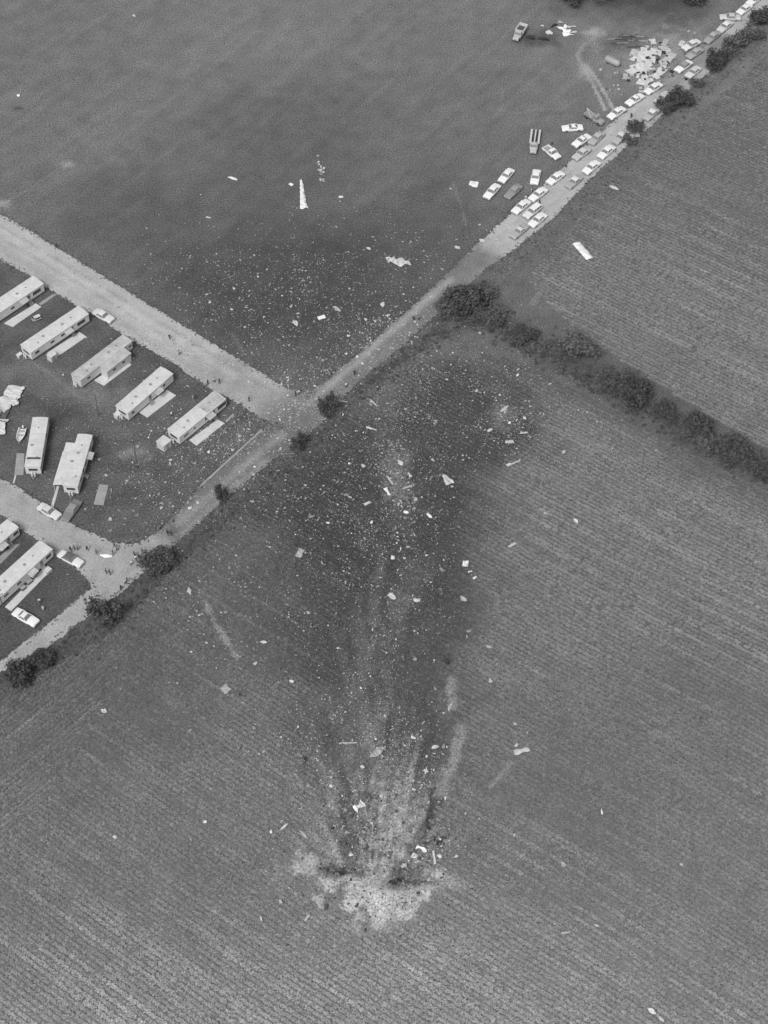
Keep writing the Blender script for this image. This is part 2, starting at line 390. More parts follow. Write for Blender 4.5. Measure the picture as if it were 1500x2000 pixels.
    put(w_stroke(x, y, [(1165,70),(1140,88),(1128,108),(1140,132)], .8, .6, 193, .8, 1.2)*.7, .34)
    put(w_stroke(x, y, [(1175,72),(1195,92),(1190,115),(1160,130)], .6, .6, 194, .8, 1.2)*.5, .28)
    put(w_stroke(x, y, [(1010,222),(1055,212),(1100,214),(1130,190)], .5, .7, 195, .8, 1.2)*.5, .24)
    put(w_stroke(x, y, [(1030,240),(1075,228),(1120,224)], .5, .7, 196, .8, 1.2)*.4, .22)
    put(w_stroke(x, y, [(1205,155),(1170,170),(1150,150)], .5, .7, 197, .8, 1.2)*.5, .24)
    put(w_blob(x, y, 1310, 90, 9, 6, 30, .8, 198, .9, 1.6)*.7, .30)
    put(w_blob(x, y, 1145, 135, 2.6, 4, 0, .6, 112, .9, 1.5)*.8, .36)
    put(w_blob(x, y, 1160, 64, 3.6, 2.6, 0, .6, 113, .9, 1.5)*.95, .44)
    put(w_blob(x, y, 1160, 84, 5, 8, 0, .7, 114, .9, 2.5)*.6, .25)
    put(w_blob(x, y, 1280, 115, 17, 12, 40, .9, 115, .9, 2.0)*.8, .27)
    put(w_blob(x, y, 1225, 85, 9, 5, 0, .7, 116, .9, 2)*.6, .10)
    put(w_blob(x, y, 132, 321, 2.0, 1.5, 0, .5, 117, .8, 1.0)*.8, .34)
    put(w_stroke(x, y, [(15,392),(60,368),(112,330)], .35, .5, 118, .8, 1.2)*.7, .22)
    put(w_blob(x, y, 8, 398, 2.2, 1.6, 0, .5, 119, .8, 1)*.8, .33)
    put(w_stroke(x, y, [(885,360),(898,395),(910,438)], .45, .6, 120, .9, 1.2)*.45, .25)
    put(w_stroke(x, y, [(965,185),(985,170),(978,195)], .5, .6, 121, .9, 1.2)*.4, .24)
    put(w_stroke(x, y, [(1040,590),(1085,530),(1130,475)], 1.0, .6, 122, .9, 2)*.6, .26)
    put(w_stroke(x, y, [(455,652),(465,672),(475,690)], .6, .6, 123, .9, 1.2)*.6, .19)
    put(w_blob(x, y, 37, 212, 1.4, 1.2, 0, .4, 124, .8, 1)*.7, .06)
    t = t*(1+fan*(vn(x, y, .8, 161)*.9-.45))
    t = t*(.90+.20*fbm(x, y, 4.0, 131))*(.97+.06*vn(x, y, 25., 133))*(.93+.14*vn(x*.80-y*.59, (x*.59+y*.80)*.06, 1.7, 135))
    return np.clip(t, .02, .8)
def ground_z(x, y):
    c = G(728, 1690)
    r = np.hypot((x-c.x)/13, (y-c.y)/12)
    z = ((fbm(x, y, 2.6, 141)-.45)*1.2+(streak(x, y)-.5)*.9)*np.clip(1.35-r, 0, 1)
    for (px, py, rx, ry, h) in ((655,1692,4.0,1.6,-1.5),(795,1702,3.6,2.2,-1.4),(830,1716,3.4,.9,-1.0),(600,1698,5,2.6,.6),(735,1738,8,3.4,.7),(845,1724,4,2,.4),(680,1610,1.6,9,-.4)):
        p = G(px, py); z = z + h*np.exp(-((x-p.x)/rx)**2-((y-p.y)/ry)**2)
    return z
def axis(a, b, st, far):
    m = list(np.arange(a, b+st/2, st)); lo, hi = [], []; s = st*2
    v = a
    while v > -far: v -= s; lo.append(v); s *= 1.5
    s = st*2; v = b
    while v < far: v += s; hi.append(v); s *= 1.5
    return np.array(lo[::-1]+m+hi)
gx = axis(-122, 122, .55, 4000); gy = axis(-124, 198, .55, 5000)
X, Y = np.meshgrid(gx, gy); nx, ny = len(gx), len(gy)
xf, yf = X.ravel(), Y.ravel()
inn = (np.abs(xf) < 150) & (yf > -150) & (yf < 230)
tone = np.full(xf.shape, .14); tone[inn] = ground_tone(xf[inn], yf[inn])
zf = np.zeros(xf.shape); zf[inn] = ground_z(xf[inn], yf[inn])
me = bpy.data.meshes.new('ground'); me.vertices.add(nx*ny)
me.vertices.foreach_set('co', np.column_stack([xf, yf, zf]).astype(np.float32).ravel())
ii = (np.arange(ny-1)[:, None]*nx+np.arange(nx-1)[None, :]).ravel()
q = np.column_stack([ii, ii+1, ii+nx+1, ii+nx]).astype(np.int32)
me.loops.add(q.size); me.loops.foreach_set('vertex_index', q.ravel())
me.polygons.add(len(q)); me.polygons.foreach_set('loop_start', np.arange(0, q.size, 4, dtype=np.int32))
me.update(calc_edges=True); me.validate()
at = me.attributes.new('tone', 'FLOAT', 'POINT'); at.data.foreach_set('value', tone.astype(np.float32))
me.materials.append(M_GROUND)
tag(obj('ground', me), 'flat farmland with pasture, mown lawns and bare soil', 'ground', kind='structure')

# ---- leafy plants as instances on points: crop rows, verge weeds
def plant_mesh(name, seed, n, rad, h, lw):
    r = random.Random(seed); b = MB()
    for k in range(n):
        a = r.uniform(0, 6.283); d = rad*math.sqrt(r.random()); z = h*(1-.55*(d/rad)**2)*r.uniform(.6, 1.05)
        c = Vector((d*math.cos(a), d*math.sin(a), z)); l = lw*r.uniform(.7, 1.3); w = l*r.uniform(.5, .8)
        q = Matrix.Rotation(r.uniform(0, 6.283), 3, 'Z') @ Matrix.Rotation(r.uniform(-.6, .6), 3, 'X') @ Matrix.Rotation(r.uniform(-.5, .5), 3, 'Y')
        b.add([c+q @ Vector(p) for p in ((-l, 0, -.03), (0, -w, .02), (l, 0, -.05), (0, w, .02))], [(0,1,2),(0,2,3)])
    b.tube((0,0,0), (0,0,h*.6), .02, .012, 3)
    return b.mesh(name, M_LEAF)
plants = bpy.data.collections.new('plant_kinds')
for k in range(5):
    plants.objects.link(bpy.data.objects.new('plant_%d' % k, plant_mesh('plant_%d' % k, 40+k, 18, .46, .40, .17)))
ng = bpy.data.node_groups.new('plants_on_points', 'GeometryNodeTree')
ng.interface.new_socket('Geometry', in_out='INPUT', socket_type='NodeSocketGeometry')
ng.interface.new_socket('Geometry', in_out='OUTPUT', socket_type='NodeSocketGeometry')
gi = ng.nodes.new('NodeGroupInput'); go = ng.nodes.new('NodeGroupOutput')
ci = ng.nodes.new('GeometryNodeCollectionInfo'); ci.inputs['Collection'].default_value = plants
ci.inputs['Separate Children'].default_value = True; ci.inputs['Reset Children'].default_value = True
ip = ng.nodes.new('GeometryNodeInstanceOnPoints'); ip.inputs['Pick Instance'].default_value = True
def nattr(n, t):
    a = ng.nodes.new('GeometryNodeInputNamedAttribute'); a.data_type = t; a.inputs[0].default_value = n; return a.outputs[0]
ng.links.new(gi.outputs[0], ip.inputs['Points']); ng.links.new(ci.outputs[0], ip.inputs['Instance'])
ng.links.new(nattr('pick', 'INT'), ip.inputs['Instance Index']); ng.links.new(nattr('rot', 'FLOAT_VECTOR'), ip.inputs['Rotation'])
ng.links.new(nattr('scl', 'FLOAT_VECTOR'), ip.inputs['Scale']); ng.links.new(ip.outputs[0], go.inputs[0])
def scatter(name, x, y, tone, sx, sz, label, cat):
    n = len(x); me = bpy.data.meshes.new(name); me.vertices.add(n)
    me.vertices.foreach_set('co', np.column_stack([x, y, ground_z(x, y)]).astype(np.float32).ravel())
    def A(nm, ty, v, key='value'):
        a = me.attributes.new(nm, ty, 'POINT'); a.data.foreach_set(key, v.astype(np.float32 if ty != 'INT' else np.int32).ravel())
    A('tone', 'FLOAT', tone); A('pick', 'INT', nrng.integers(0, 5, n))
    A('rot', 'FLOAT_VECTOR', np.column_stack([np.zeros(n), np.zeros(n), nrng.uniform(0, 6.28, n)]), 'vector')
    A('scl', 'FLOAT_VECTOR', np.column_stack([sx, sx, sz]), 'vector')
    o = obj(name, me); md = o.modifiers.new('plants', 'NODES'); md.node_group = ng
    return tag(o, label, cat, kind='stuff')
def rows(poly, ang, gap, step, ext, excl=None):
    d = np.array([math.cos(ang), math.sin(ang)]); n = np.array([-d[1], d[0]])
    P = np.array(poly); a = P @ n; b = P @ d
    i = np.arange(math.floor(max(a.min(), -ext)/gap), math.ceil(min(a.max(), ext)/gap)); t = np.arange(max(b.min(), -ext), min(b.max(), ext), step)
    I, T = np.meshgrid(i, t); I = I.ravel(); T = T.ravel()+nrng.uniform(-.2, .2, T.size)
    off = I*gap + (vn(T, I*1.0, 14., 7)-.5)*.30+(vn(T, I*0+1., 45., 9)-.5)*1.6 + nrng.normal(0, .05, T.size)
    x = off*n[0]+T*d[0]; y = off*n[1]+T*d[1]
    k = in_poly(x, y, poly) & (np.abs(x) < 88+ (y+120)*.19) & (y > -132) & (y < 205)
    if excl is not None: k &= ~in_poly(x, y, excl)
    return x[k], y[k], I[k]
RA = math.atan2(5562, -7850)
def crop(name, poly, ang, label, excl=None, ext=240):
    x, y, I = rows(poly, ang, 1.04, .5, ext, excl)
    b = bare(x, y); keep = (nrng.random(len(x)) > b*1.15) & (nrng.random(len(x)) > .02+.25*sstep(.62, .8, fbm(x, y, 5., 157)))
    x, y, I, b = x[keep], y[keep], I[keep], b[keep]
    rowv = hash2(I, I*0+3, 5); thin = fbm(x, y, 9., 151)
    s = (.84+.30*thin)*nrng.uniform(.85, 1.15, len(x))*(1-.3*b)*(.93+.14*rowv)
    trod = np.maximum(w_blob(x, y, 720, 1400, 18, 34, 0, .3, 152, .9, 8), w_blob(x, y, 860, 830, 34, 22, -20, .3, 153, .9, 8))
    s = s*(1-.22*trod)
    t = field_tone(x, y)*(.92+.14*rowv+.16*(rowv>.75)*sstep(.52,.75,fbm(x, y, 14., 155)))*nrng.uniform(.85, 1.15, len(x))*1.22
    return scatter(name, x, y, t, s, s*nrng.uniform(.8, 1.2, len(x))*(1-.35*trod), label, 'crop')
crop('soybean_crop', FIELD_LOW, RA, 'leafy field crop in straight rows around the crash track', HEADLAND)
crop('soybean_crop', FIELD_UP, math.atan2(5562, -7740), 'leafy field crop in rows beyond the hedge at upper right')
HA = heading(120, 1300, 100, -80)
crop('soybean_crop', HEADLAND, HA, 'headland rows of crop running along the lower left dirt road')
# weeds on the verges, under the hedge and round the lawns
def weeds(name, strokes, n, label, tone0, smin, smax):
    xs, ys = [], []
    for pts, w, k in strokes:
        P = gp(pts); L = [math.hypot(b[0]-a[0], b[1]-a[1]) for a, b in zip(P, P[1:])]
        for _ in range(int(n*k)):
            s = rng.uniform(0, sum(L)); i = 0
            while i < len(L)-1 and s > L[i]: s -= L[i]; i += 1
            t = min(1, s/L[i]); x = P[i][0]+(P[i+1][0]-P[i][0])*t; y = P[i][1]+(P[i+1][1]-P[i][1])*t
            xs.append(x+rng.gauss(0, w)); ys.append(y+rng.gauss(0, w))
    x = np.array(xs); y = np.array(ys)
    k = np.ones(len(x), bool)
    for p in (ROAD_A, ROAD_B, ROAD_C, ROAD_D): k &= ~in_poly(x, y, gp(p))
    x, y = x[k], y[k]; s = nrng.uniform(smin, smax, len(x))
    return scatter(name, x, y, tone0*nrng.uniform(.6, 1.4, len(x)), s, s*nrng.uniform(.8, 1.6, len(x)), label, 'weeds')
weeds('verge_weeds', [([(0,1335),(90,1290),(240,1190),(345,1100),(450,1012),(600,890),(680,805)], 2.2, 1.0), ([(700,775),(780,712),(870,640)], 1.6, .5)], 1100, 'dark rank weeds along the field side of the lower dirt road', .125, .35, 1.0)
weeds('verge_weeds', [([(960,530),(1090,447),(1225,312),(1340,210),(1500,60)], 1.8, 1.0)], 1000, 'rough grass along the field side of the upper dirt road', .19, .35, .85)
weeds('verge_weeds', [([(860,600),(960,630),(1080,700),(1200,765),(1340,845),(1500,928),(1620,990)], 2.1, 1.0)], 1300, 'dark undergrowth beneath the hedge between the two crop fields', .115, .45, 1.35)

n = 15000; xx = nrng.uniform(-112, 90, n); yy = nrng.uniform(5, 195, n)
k = (nrng.random(n) < .25+.75*fbm(xx, yy, 7., 221)) & ~in_poly(xx, yy, FIELD_UP) & ~in_poly(xx, yy, FIELD_LOW)
for rd in (ROAD_A, ROAD_B, ROAD_C, ROAD_D): k &= ~in_poly(xx, yy, gp(rd))
xx, yy = xx[k], yy[k]; ss = nrng.uniform(.18, .5, len(xx))
scatter('grass_tufts', xx, yy, ground_tone(xx, yy)*nrng.uniform(.75, 1.5, len(xx)), ss, ss*.6, 'short grass tufts all over the pasture and the lawns', 'grass')
ex, ey = [], []
for rd in (ROAD_A, ROAD_B, ROAD_C, ROAD_D):
    P = gp(rd)
    for (x0, y0), (x1, y1) in zip(P, P[1:]+P[:1]):
        for _ in range(int(math.hypot(x1-x0, y1-y0)*3.5)):
            t = rng.random(); ex.append(x0+(x1-x0)*t+rng.gauss(0, .45)); ey.append(y0+(y1-y0)*t+rng.gauss(0, .45))
ex, ey = np.array(ex), np.array(ey)
deep = np.zeros(len(ex), bool)
for rd in (ROAD_A, ROAD_B, ROAD_C, ROAD_D):
    P = gp(rd); deep |= in_poly(ex, ey, P) & (seg_dist(ex, ey, P+P[:1]) > 1.3)
ex, ey = ex[~deep], ey[~deep]; ss = nrng.uniform(.15, .55, len(ex))
scatter('verge_grass', ex, ey, .10*nrng.uniform(.7, 1.5, len(ex)), ss, ss*.8, 'ragged grass creeping over the edges of the dirt roads', 'grass')

# ================================================================== TREES
def crown_mesh(name, seed, r, h, z0, nleaf, leaf, m, lobes=7):
    g = np.random.default_rng(seed); L = []
    for k in range(lobes):
        a = g.uniform(0, 6.283); d = r*.78*math.sqrt(g.random()); zz = 1-.45*(d/r)**2
        L.append((d*math.cos(a), d*math.sin(a), z0+(h-z0)*g.uniform(.15, .85)*zz, r*g.uniform(.16, .42), (h-z0)*g.uniform(.12, .28)))
    pts = []
    while len(pts) < nleaf:
        c = L[g.integers(0, lobes)]; v = g.normal(size=3); v /= np.linalg.norm(v); q = g.random()**.45
        stray = 1.0 if g.random() > .30 else g.uniform(1.0, 1.7)
        p = (c[0]+v[0]*c[3]*q*stray, c[1]+v[1]*c[3]*q*stray, c[2]+v[2]*c[4]*q*stray)
        if p[2] > .1: pts.append(p)
    P = np.array(pts); n = len(P)
    a = g.normal(size=(n, 3)); a /= np.linalg.norm(a, axis=1)[:, None]
    t = g.normal(size=(n, 3)); b = np.cross(a, t); b /= np.linalg.norm(b, axis=1)[:, None]
    s = leaf*g.uniform(.55, 1.4, n)[:, None]
    V = np.stack([P-a*s, P-b*s*.6, P+a*s, P+b*s*.6], 1).reshape(-1, 3)
    me = bpy.data.meshes.new(name); me.vertices.add(n*4); me.vertices.foreach_set('co', V.astype(np.float32).ravel())
    me.loops.add(n*4); me.loops.foreach_set('vertex_index', np.arange(n*4, dtype=np.int32))
    me.polygons.add(n); me.polygons.foreach_set('loop_start', np.arange(0, n*4, 4, dtype=np.int32)); me.update(calc_edges=True)
    me.materials.append(m)
    return me, L
def trunk_mesh(name, seed, h, L):
    r = random.Random(seed); b = MB(); t = max(.06, h*.028)
    top = Vector((r.uniform(-.2, .2), r.uniform(-.2, .2), h*.62)); mid = top*.5+Vector((r.uniform(-.1, .1), .08, 0))
    b.tube((0, 0, -.1), mid, t, t*.75); b.tube(mid, top, t*.75, t*.4)
    for c in L[:6]:
        s = mid.lerp(top, r.uniform(.1, .9)); e = Vector(c[:3]); k = s.lerp(e, .5)+Vector((0, 0, .2))
        b.tube(s, k, t*.42, t*.28, 5); b.tube(k, e, t*.28, t*.1, 5)
    return b.mesh(name, M_BARK)
TREE_KINDS = []
for k, (r, h, z0, nl, lf, v) in enumerate([(3.0,5.2,.3,2300,.21,.15),(3.2,4.2,.2,2600,.22,.10),(2.2,4.8,.3,1300,.18,.105),(3.4,4.6,.2,2200,.22,.16),(2.0,2.4,.1,900,.18,.13)]):
    me, L = crown_mesh('crown', 70+k, r, h, z0, nl, lf, leafmat(v), 15+k)
    TREE_KINDS.append((me, trunk_mesh('trunk', 90+k, h, L), r, h))
def tree(px, py, kind, r, h, label, cat='tree', group=None):
    cm, tm, r0, h0 = TREE_KINDS[kind]; p = G(px, py, h*.5)
    e = obj('hedge_tree' if cat == 'tree' else 'roadside_shrub', None, loc=(p.x, p.y, 0), rz=rng.uniform(0, 6.28))
    e.scale = (r/r0*rng.uniform(.78, 1.3), r/r0*rng.uniform(.75, 1.15), h/h0*rng.uniform(.85, 1.1)); e.rotation_euler = (rng.uniform(-.12, .12), rng.uniform(-.12, .12), rng.uniform(0, 6.28))
    obj('crown', cm, e); obj('trunk', tm, e)
    return tag(e, label, cat, group)
HG = 'trees and bushes of the hedge between the fields'
for a in [(908,585,1,6.2,5.4,'broad dark bushy tree at the road end of the hedge'),
          (948,565,3,3.8,3.4,'loose grey bush behind the broad tree at the road end of the hedge'),
          (872,598,4,2.8,2.2,'low dark bush at the road edge before the broad hedge tree'),
          (968,612,4,3.0,2.2,'low bush just right of the broad tree at the hedge end'),
          (1022,650,1,3.6,3.4,'dark bush in the hedge, second clump from the road'),
          (1072,676,4,2.8,2.0,'low bush in the hedge just left of its tall pale-topped tree'),
          (1135,680,0,5.0,7.0,'tallest hedge tree with pale feathery top'),
          (1192,728,4,2.8,2.4,'small bush between the tallest hedge tree and the round dark tree'),
          (1242,760,1,5.0,6.0,'round very dark tree in the middle of the hedge'),
          (1300,800,1,3.4,3.8,'thin grey bush right of the round dark hedge tree'),
          (1368,830,1,4.2,5.0,'rounded mid-grey tree third from the right end of the hedge'),
          (1436,872,1,4.8,5.2,'spreading dark tree second from the right end of the hedge'),
          (1490,915,2,3.4,3.6,'dark bush where the hedge leaves the right edge'),
          (1335,850,4,2.2,1.6,'low scrub at the foot of the hedge below its thin grey bush'),
          (1560,950,0,4.0,4.6,'hedge tree just past the right edge of the picture')][:14]:
    tree(*a[:5], a[5], 'tree', HG)
for k in range(26):
    t = rng.uniform(0, 1); i = min(4, int(t*5)); H = [(925,610),(1040,668),(1160,728),(1280,800),(1400,865),(1515,928)]; f = t*5-i
    px = H[i][0]+(H[i+1][0]-H[i][0])*f; py = H[i][1]+(H[i+1][1]-H[i][1])*f+rng.uniform(-10, 14); h = rng.uniform(1.2, 3.0)
    tree(px, py, rng.choice((1, 3, 4, 4, 0)), rng.uniform(1.4, 3.0), h, 'low scrubby bush filling the gaps between the hedge trees', 'tree', 'low scrub filling the hedge')
RG = 'shrubs along the lower dirt road'
for a in [(643,790,2,2.8,5.8,'dark upright shrub on the field corner at the road junction'),
          (583,860,2,2.2,4.8,'small dark shrub on the road verge just below the junction'),
          (434,966,2,2.0,5.4,'slim dark shrub on the verge halfway down the dirt road'),
          (310,1092,1,3.6,4.0,'loose bush on the verge opposite the court road mouth'),
          (296,1112,4,2.0,2.0,'low dark bush beside the group of onlookers at the court junction'),
          (204,1188,2,3.6,6.6,'feathery dark tree beside the road below the court junction'),
          (78,1288,1,3.0,3.8,'soft round bush on the verge near the lower left corner road'),
          (32,1316,1,3.9,4.6,'large round bush at the left edge beside the road')]:
    tree(*a[:5], a[5], 'tree' if 'tree' in a[5] else 'shrub', RG)
UG = 'trees along the upper road'
for a in [(1326,188,1,4.6,6.6,'large dark tree overhanging the car-lined road'),
          (1300,205,2,2.6,4.0,'dark shrub under the large tree overhanging the upper road'),
          (1242,246,2,2.3,4.4,'ragged dark shrub by the road between two grey parked cars'),
          (1228,272,4,2.0,2.0,'low bush at the roadside below the ragged dark shrub'),
          (1402,112,1,4.2,5.6,'dark tree on the verge right of the demolished house'),
          (1440,82,3,4.4,6.0,'broad grey tree on the verge, third from the top right corner'),
          (1468,58,0,4.0,5.4,'dark tree on the verge, second from the top right corner'),
          (1495,30,1,4.0,5.0,'tree on the verge at the top right corner'),
          (1362,160,4,2.6,2.4,'low bush beside the car hidden by branches on the upper road')]:
    tree(*a[:5], a[5], 'tree', UG)
for a in [(1120,-8,1,4.2,4.5,'dark bush at the top edge above the burnt wreckage'),
          (1175,-14,3,4.6,4.5,'bush at the top edge above the pale earth patch'),
          (1350,-12,1,4.2,4.2,'bush at the top edge near the car line')]:
    tree(*a[:5], a[5], 'tree', 'bushes at the top edge of the pasture')

# ================================================================== MOBILE HOMES
def home(label, P0, P1, P3, L=None, W=None, wins=(), endwin=1, rmat=None, smat=None, zr=3.05, rround=True, vents=((.3,.5),(.62,.45)), back=True, doors=((.62,),), hitch=True, roofstep=None):
    a, b, c = (G(p[0], p[1], zr) for p in (P0, P1, P3))
    u = (b-a); ang = math.atan2(u.y, u.x); L = L or u.length; W = W or max(3.0, min(4.2, abs((c-a).dot(Vector((-math.sin(ang), math.cos(ang), 0))))))
    rmat = rmat or M_ROOF; smat = smat or M_SIDE
    e = obj('mobile_home', None, loc=(a.x, a.y, 0), rz=ang)
    tag(e, label, 'mobile home', 'mobile homes of the court')
    z0 = .62; zt = zr-.10; f = MB()
    f.box((L/2, W/2, (z0+zt)/2), (L-.10, W-.10, zt-z0))
    obj('wall', f.mesh('wall', smat), e)
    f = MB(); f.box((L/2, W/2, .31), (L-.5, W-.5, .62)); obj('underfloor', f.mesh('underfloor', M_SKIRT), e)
    f = MB(); n = 6; rings = []                                     # shallow arched roof, seam ribs every 1.2 m
    for i in range(2):
        x = -.06 if i == 0 else L+.06
        rings.append([(x, -.06+(W+.12)*k/n, zr+.16*math.sin(math.pi*k/n)) for k in range(n+1)]+[(x, W+.06, zr-.10), (x, -.06, zr-.10)])
    f.loft(rings)
    rf = obj('roof', f.mesh('roof', rmat), e)
    for k in range(1, int(L/2.4)):
        x = k*2.4; m = MB(); m.loft([[(xx, .02+(W-.04)*j/n, zr+.015+.16*math.sin(math.pi*j/n)) for j in range(n+1)]+[(xx, W-.02, zr-.0), (xx, .02, zr-.0)] for xx in (x-.025, x+.025)])
        obj('roof_seam', m.mesh('roof_seam', M_ROOF2), rf)
    for (fx, fy) in vents:
        m = MB(); m.box((fx*L, fy*W, zr+.22), (.42, .42, .22), .1, .8); m.box((fx*L, fy*W, zr+.36), (.55, .55, .05), .1)
        obj('roof_vent', m.mesh('roof_vent', M_CONC2), rf)
    if roofstep:
        m = MB(); m.box((roofstep*L, W/2, zr+.12), (.5, W*.85, .22)); obj('roof_seam', m.mesh('roof_step', M_DARKTRIM), rf)
    def window(x, z, w, h, side):
        y = .05 if side == 0 else W-.05; s = -1 if side == 0 else 1
        m = MB()
        for (cx, cz, sx, sz) in ((x, z+h/2, w+.14, .07), (x, z-h/2, w+.14, .07), (x-w/2, z, .07, h-.07), (x+w/2, z, .07, h-.07)):
            m.box((cx, y+s*.02, cz), (sx, .06, sz))
        fr = obj('window', m.mesh('window', M_SIDE), e)
        m = MB(); m.box((x, y+s*.008, z), (w-.06, .02, h-.06)); obj('pane', m.mesh('pane', M_GLASS), fr)
    for (fx, w, h) in wins: window(fx*L, 1.95, w*1.2, h*1.25, 0)
    if back:
        for fx in (.15, .45, .8): window(fx*L, 1.95, 1.1, .7, 1)
    for d in doors:
        x = d[0]*L; m = MB(); m.box((x, .035, 1.62), (.86, .05, 1.92)); dr = obj('door', m.mesh('door', M_CONC2), e)
        m = MB(); m.box((x, .005, 2.1), (.5, .03, .6)); obj('pane', m.mesh('pane', M_GLASS), dr)
        m = MB()
        for k in range(3): m.box((x, -.15-.28*k, .62-.2*k-.1), (1.1, .29, .2+.001*k))
        obj('steps', m.mesh('steps', M_CONC2), e)
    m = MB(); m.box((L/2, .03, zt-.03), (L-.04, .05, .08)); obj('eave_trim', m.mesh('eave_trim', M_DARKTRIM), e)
    if endwin:
        m = MB()
        for (cy, cz, sy, sz) in ((W/2, 2.45, W*.62, .07), (W/2, 1.55, W*.62, .07), (W*.2, 2.0, .07, .83), (W*.8, 2.0, .07, .83)): m.box((.03, cy, cz), (.06, sy, sz))
        fr = obj('window', m.mesh('window', M_SIDE), e)
        m = MB(); m.box((.04, W/2, 2.0), (.02, W*.58, .84)); obj('pane', m.mesh('pane', M_GLASS), fr)
    if hitch:
        m = MB(); m.tube((.1, W*.25, .5), (-1.3, W/2, .5), .06); m.tube((.1, W*.75, .5), (-1.3, W/2, .5), .06); m.tube((-1.3, W/2, .5), (-1.3, W/2, .0), .05)
        obj('hitch', m.mesh('hitch', M_CONC2), e)
        for k in (-.3, .3):
            m = MB(); m.tube((-.55, W/2+k, .55), (-.55, W/2+k, 1.55), .2, .2, 10); m.tube((-.55, W/2+k, 1.55), (-.55, W/2+k, 1.68), .2, .06, 10); obj('gas_bottle', m.mesh('gas_bottle', M_SIDE), e)
        m = MB(); m.tube((.3, W+.05, 0), (.3, W+.05, 5.2), .03, .03, 5); m.box((.3, W+.05, 5.0), (1.2, .03, .03), .4); m.box((.3, W+.05, 4.8), (.9, .03, .03), .4); obj('antenna', m.mesh('antenna', M_CONC2), e)
        for k, fx in enumerate((.18, .78)):
            m = MB(); m.box((fx*L, W*(.3+.2*k), zr+.17), (.25, .25, .18)); obj('roof_vent', m.mesh('roof_vent', M_DARKTRIM), rf)
        m = MB(); m.slab([(L*.56, -1.3, 2.32), (L*.56+2.2, -1.3, 2.32), (L*.56+2.2, .03, 2.62), (L*.56, .03, 2.62)], .05)
        if doors: obj('awning', m.mesh('awning', M_ROOF2), e)
    return e, L, W
WIN_A = ((.10,1.1,.7),(.36,1.0,.65),(.54,1.0,.65),(.86,2.0,.9))
H1 = home('white mobile home at the left edge nearest the wide road', (-28,629), (85,554), (-50,614), wins=((.45,1.0,.65),(.87,2.1,.9)), doors=((.73,),))
H2 = home('white mobile home with long clean roof, second from the left edge', (60,689), (173,613), (38,674), wins=WIN_A, doors=((.70,),))
H3 = home('weathered grey-roofed mobile home with a side extension', (157,743), (258,666), (136,732), wins=((.15,.9,.6),(.82,.9,.6),(.95,.9,.6)), rmat=M_ROOF2, smat=M_SIDE2, doors=(), endwin=0)
H4 = home('white mobile home between the extended one and the one nearest the junction', (250,807), (338,730), (229,789), wins=((.10,.7,.7),(.66,1.9,.8),(.79,.7,.7)), doors=((.48,),))
H5 = home('mobile home nearest the road junction, roof in two shades', (350,854), (441,779), (326,839), wins=((.14,1.4,.6),(.32,.6,.6),(.60,1.6,.9),(.91,2.4,1.0)), doors=((.73,),), roofstep=None)
H6 = home('white mobile home standing beside the small boat', (78.4,911.6), (94,815.6), (48,910), wins=((.3,1,.6),(.7,1,.6)), doors=(), roofstep=.16, vents=((.42,.75),))
H7 = home('white mobile home with lean-to and hooded porch near the court road', (151.4,950.4), (180.4,850), (122.4,948.4), wins=((.2,1.2,.6),(.5,1.2,.6),(.8,1.2,.6)), doors=((.36,),), vents=((.62,.6),(.45,.85)))
H8 = home('white mobile home at the left edge just below the court road', (-62,1116), (36.3,1029.5), (-86,1101), wins=((.4,1.2,.7),(.6,1.0,.6),(.93,1.3,.8)), doors=((.78,),))
H9 = home('long white mobile home beside the fenced lawn at lower left', (-13,1178), (102.3,1072.4), (-40,1162), wins=((.2,1.2,.7),(.42,1.1,.7),(.62,1.2,.7),(.92,1.3,.8)), doors=((.80,),))
# pieces that belong to single homes
def part_box(h, name, c, s, m, rz=0, taper=1): 
    b = MB(); b.box(c, s, rz, taper); return obj(name, b.mesh(name, m), h)
e, L, W = H3
ex = part_box(e, 'extension', (L*.60, -1.15, 1.35), (L*.46, 2.3, 2.5), M_SIDE2)
b = MB(); b.slab([(L*.36, -2.45, 2.62), (L*.84, -2.45, 2.62), (L*.84, .1, 2.86), (L*.36, .1, 2.86)], .09); obj('roof', b.mesh('roof', M_ROOF2), ex)
for fx in (.50, .68):
    b = MB(); b.box((L*fx, -2.32, 1.75), (1.0, .06, .66)); w = obj('window', b.mesh('window', M_SIDE), ex)
    b = MB(); b.box((L*fx, -2.36, 1.75), (.86, .03, .54)); obj('pane', b.mesh('pane', M_GLASS), ex)
e, L, W = H5
part_box(e, 'roof_patch', (L*.80, W/2, 3.13), (L*.38, W*.86, .18), M_ROOF2)
e, L, W = H7
b = MB(); b.slab([(.2, W, 2.95), (L*.66, W, 2.95), (L*.66, W+2.3, 2.65), (.2, W+2.3, 2.65)], .08); ln = obj('lean_to_roof', b.mesh('lean_to_roof', M_ROOF), e)
for x in (.4, L*.33, L*.64):
    b = MB(); b.tube((x, W+2.2, 0), (x, W+2.2, 2.65), .05); obj('post', b.mesh('post', M_SIDE), ln)
b = MB(); b.box((L*.74, W+1.0, 1.35), (2.2, 2.0, 2.5)); b.box((L*.755, W+1.0, 2.75), (2.6, 2.4, .14), 0, .9); pc = obj('porch', b.mesh('porch', M_ROOF), e)
part_box(e, 'porch_shade_panel', (L*.74-1.12, W+1.0, 1.4), (.04, 1.6, 1.9), M_GLASS)  # dark panel painted as the shade inside the porch
e, L, W = H9
part_box(e, 'porch_step', (L*.80, -1.4, .35), (1.6, 1.2, .7), M_CONC)

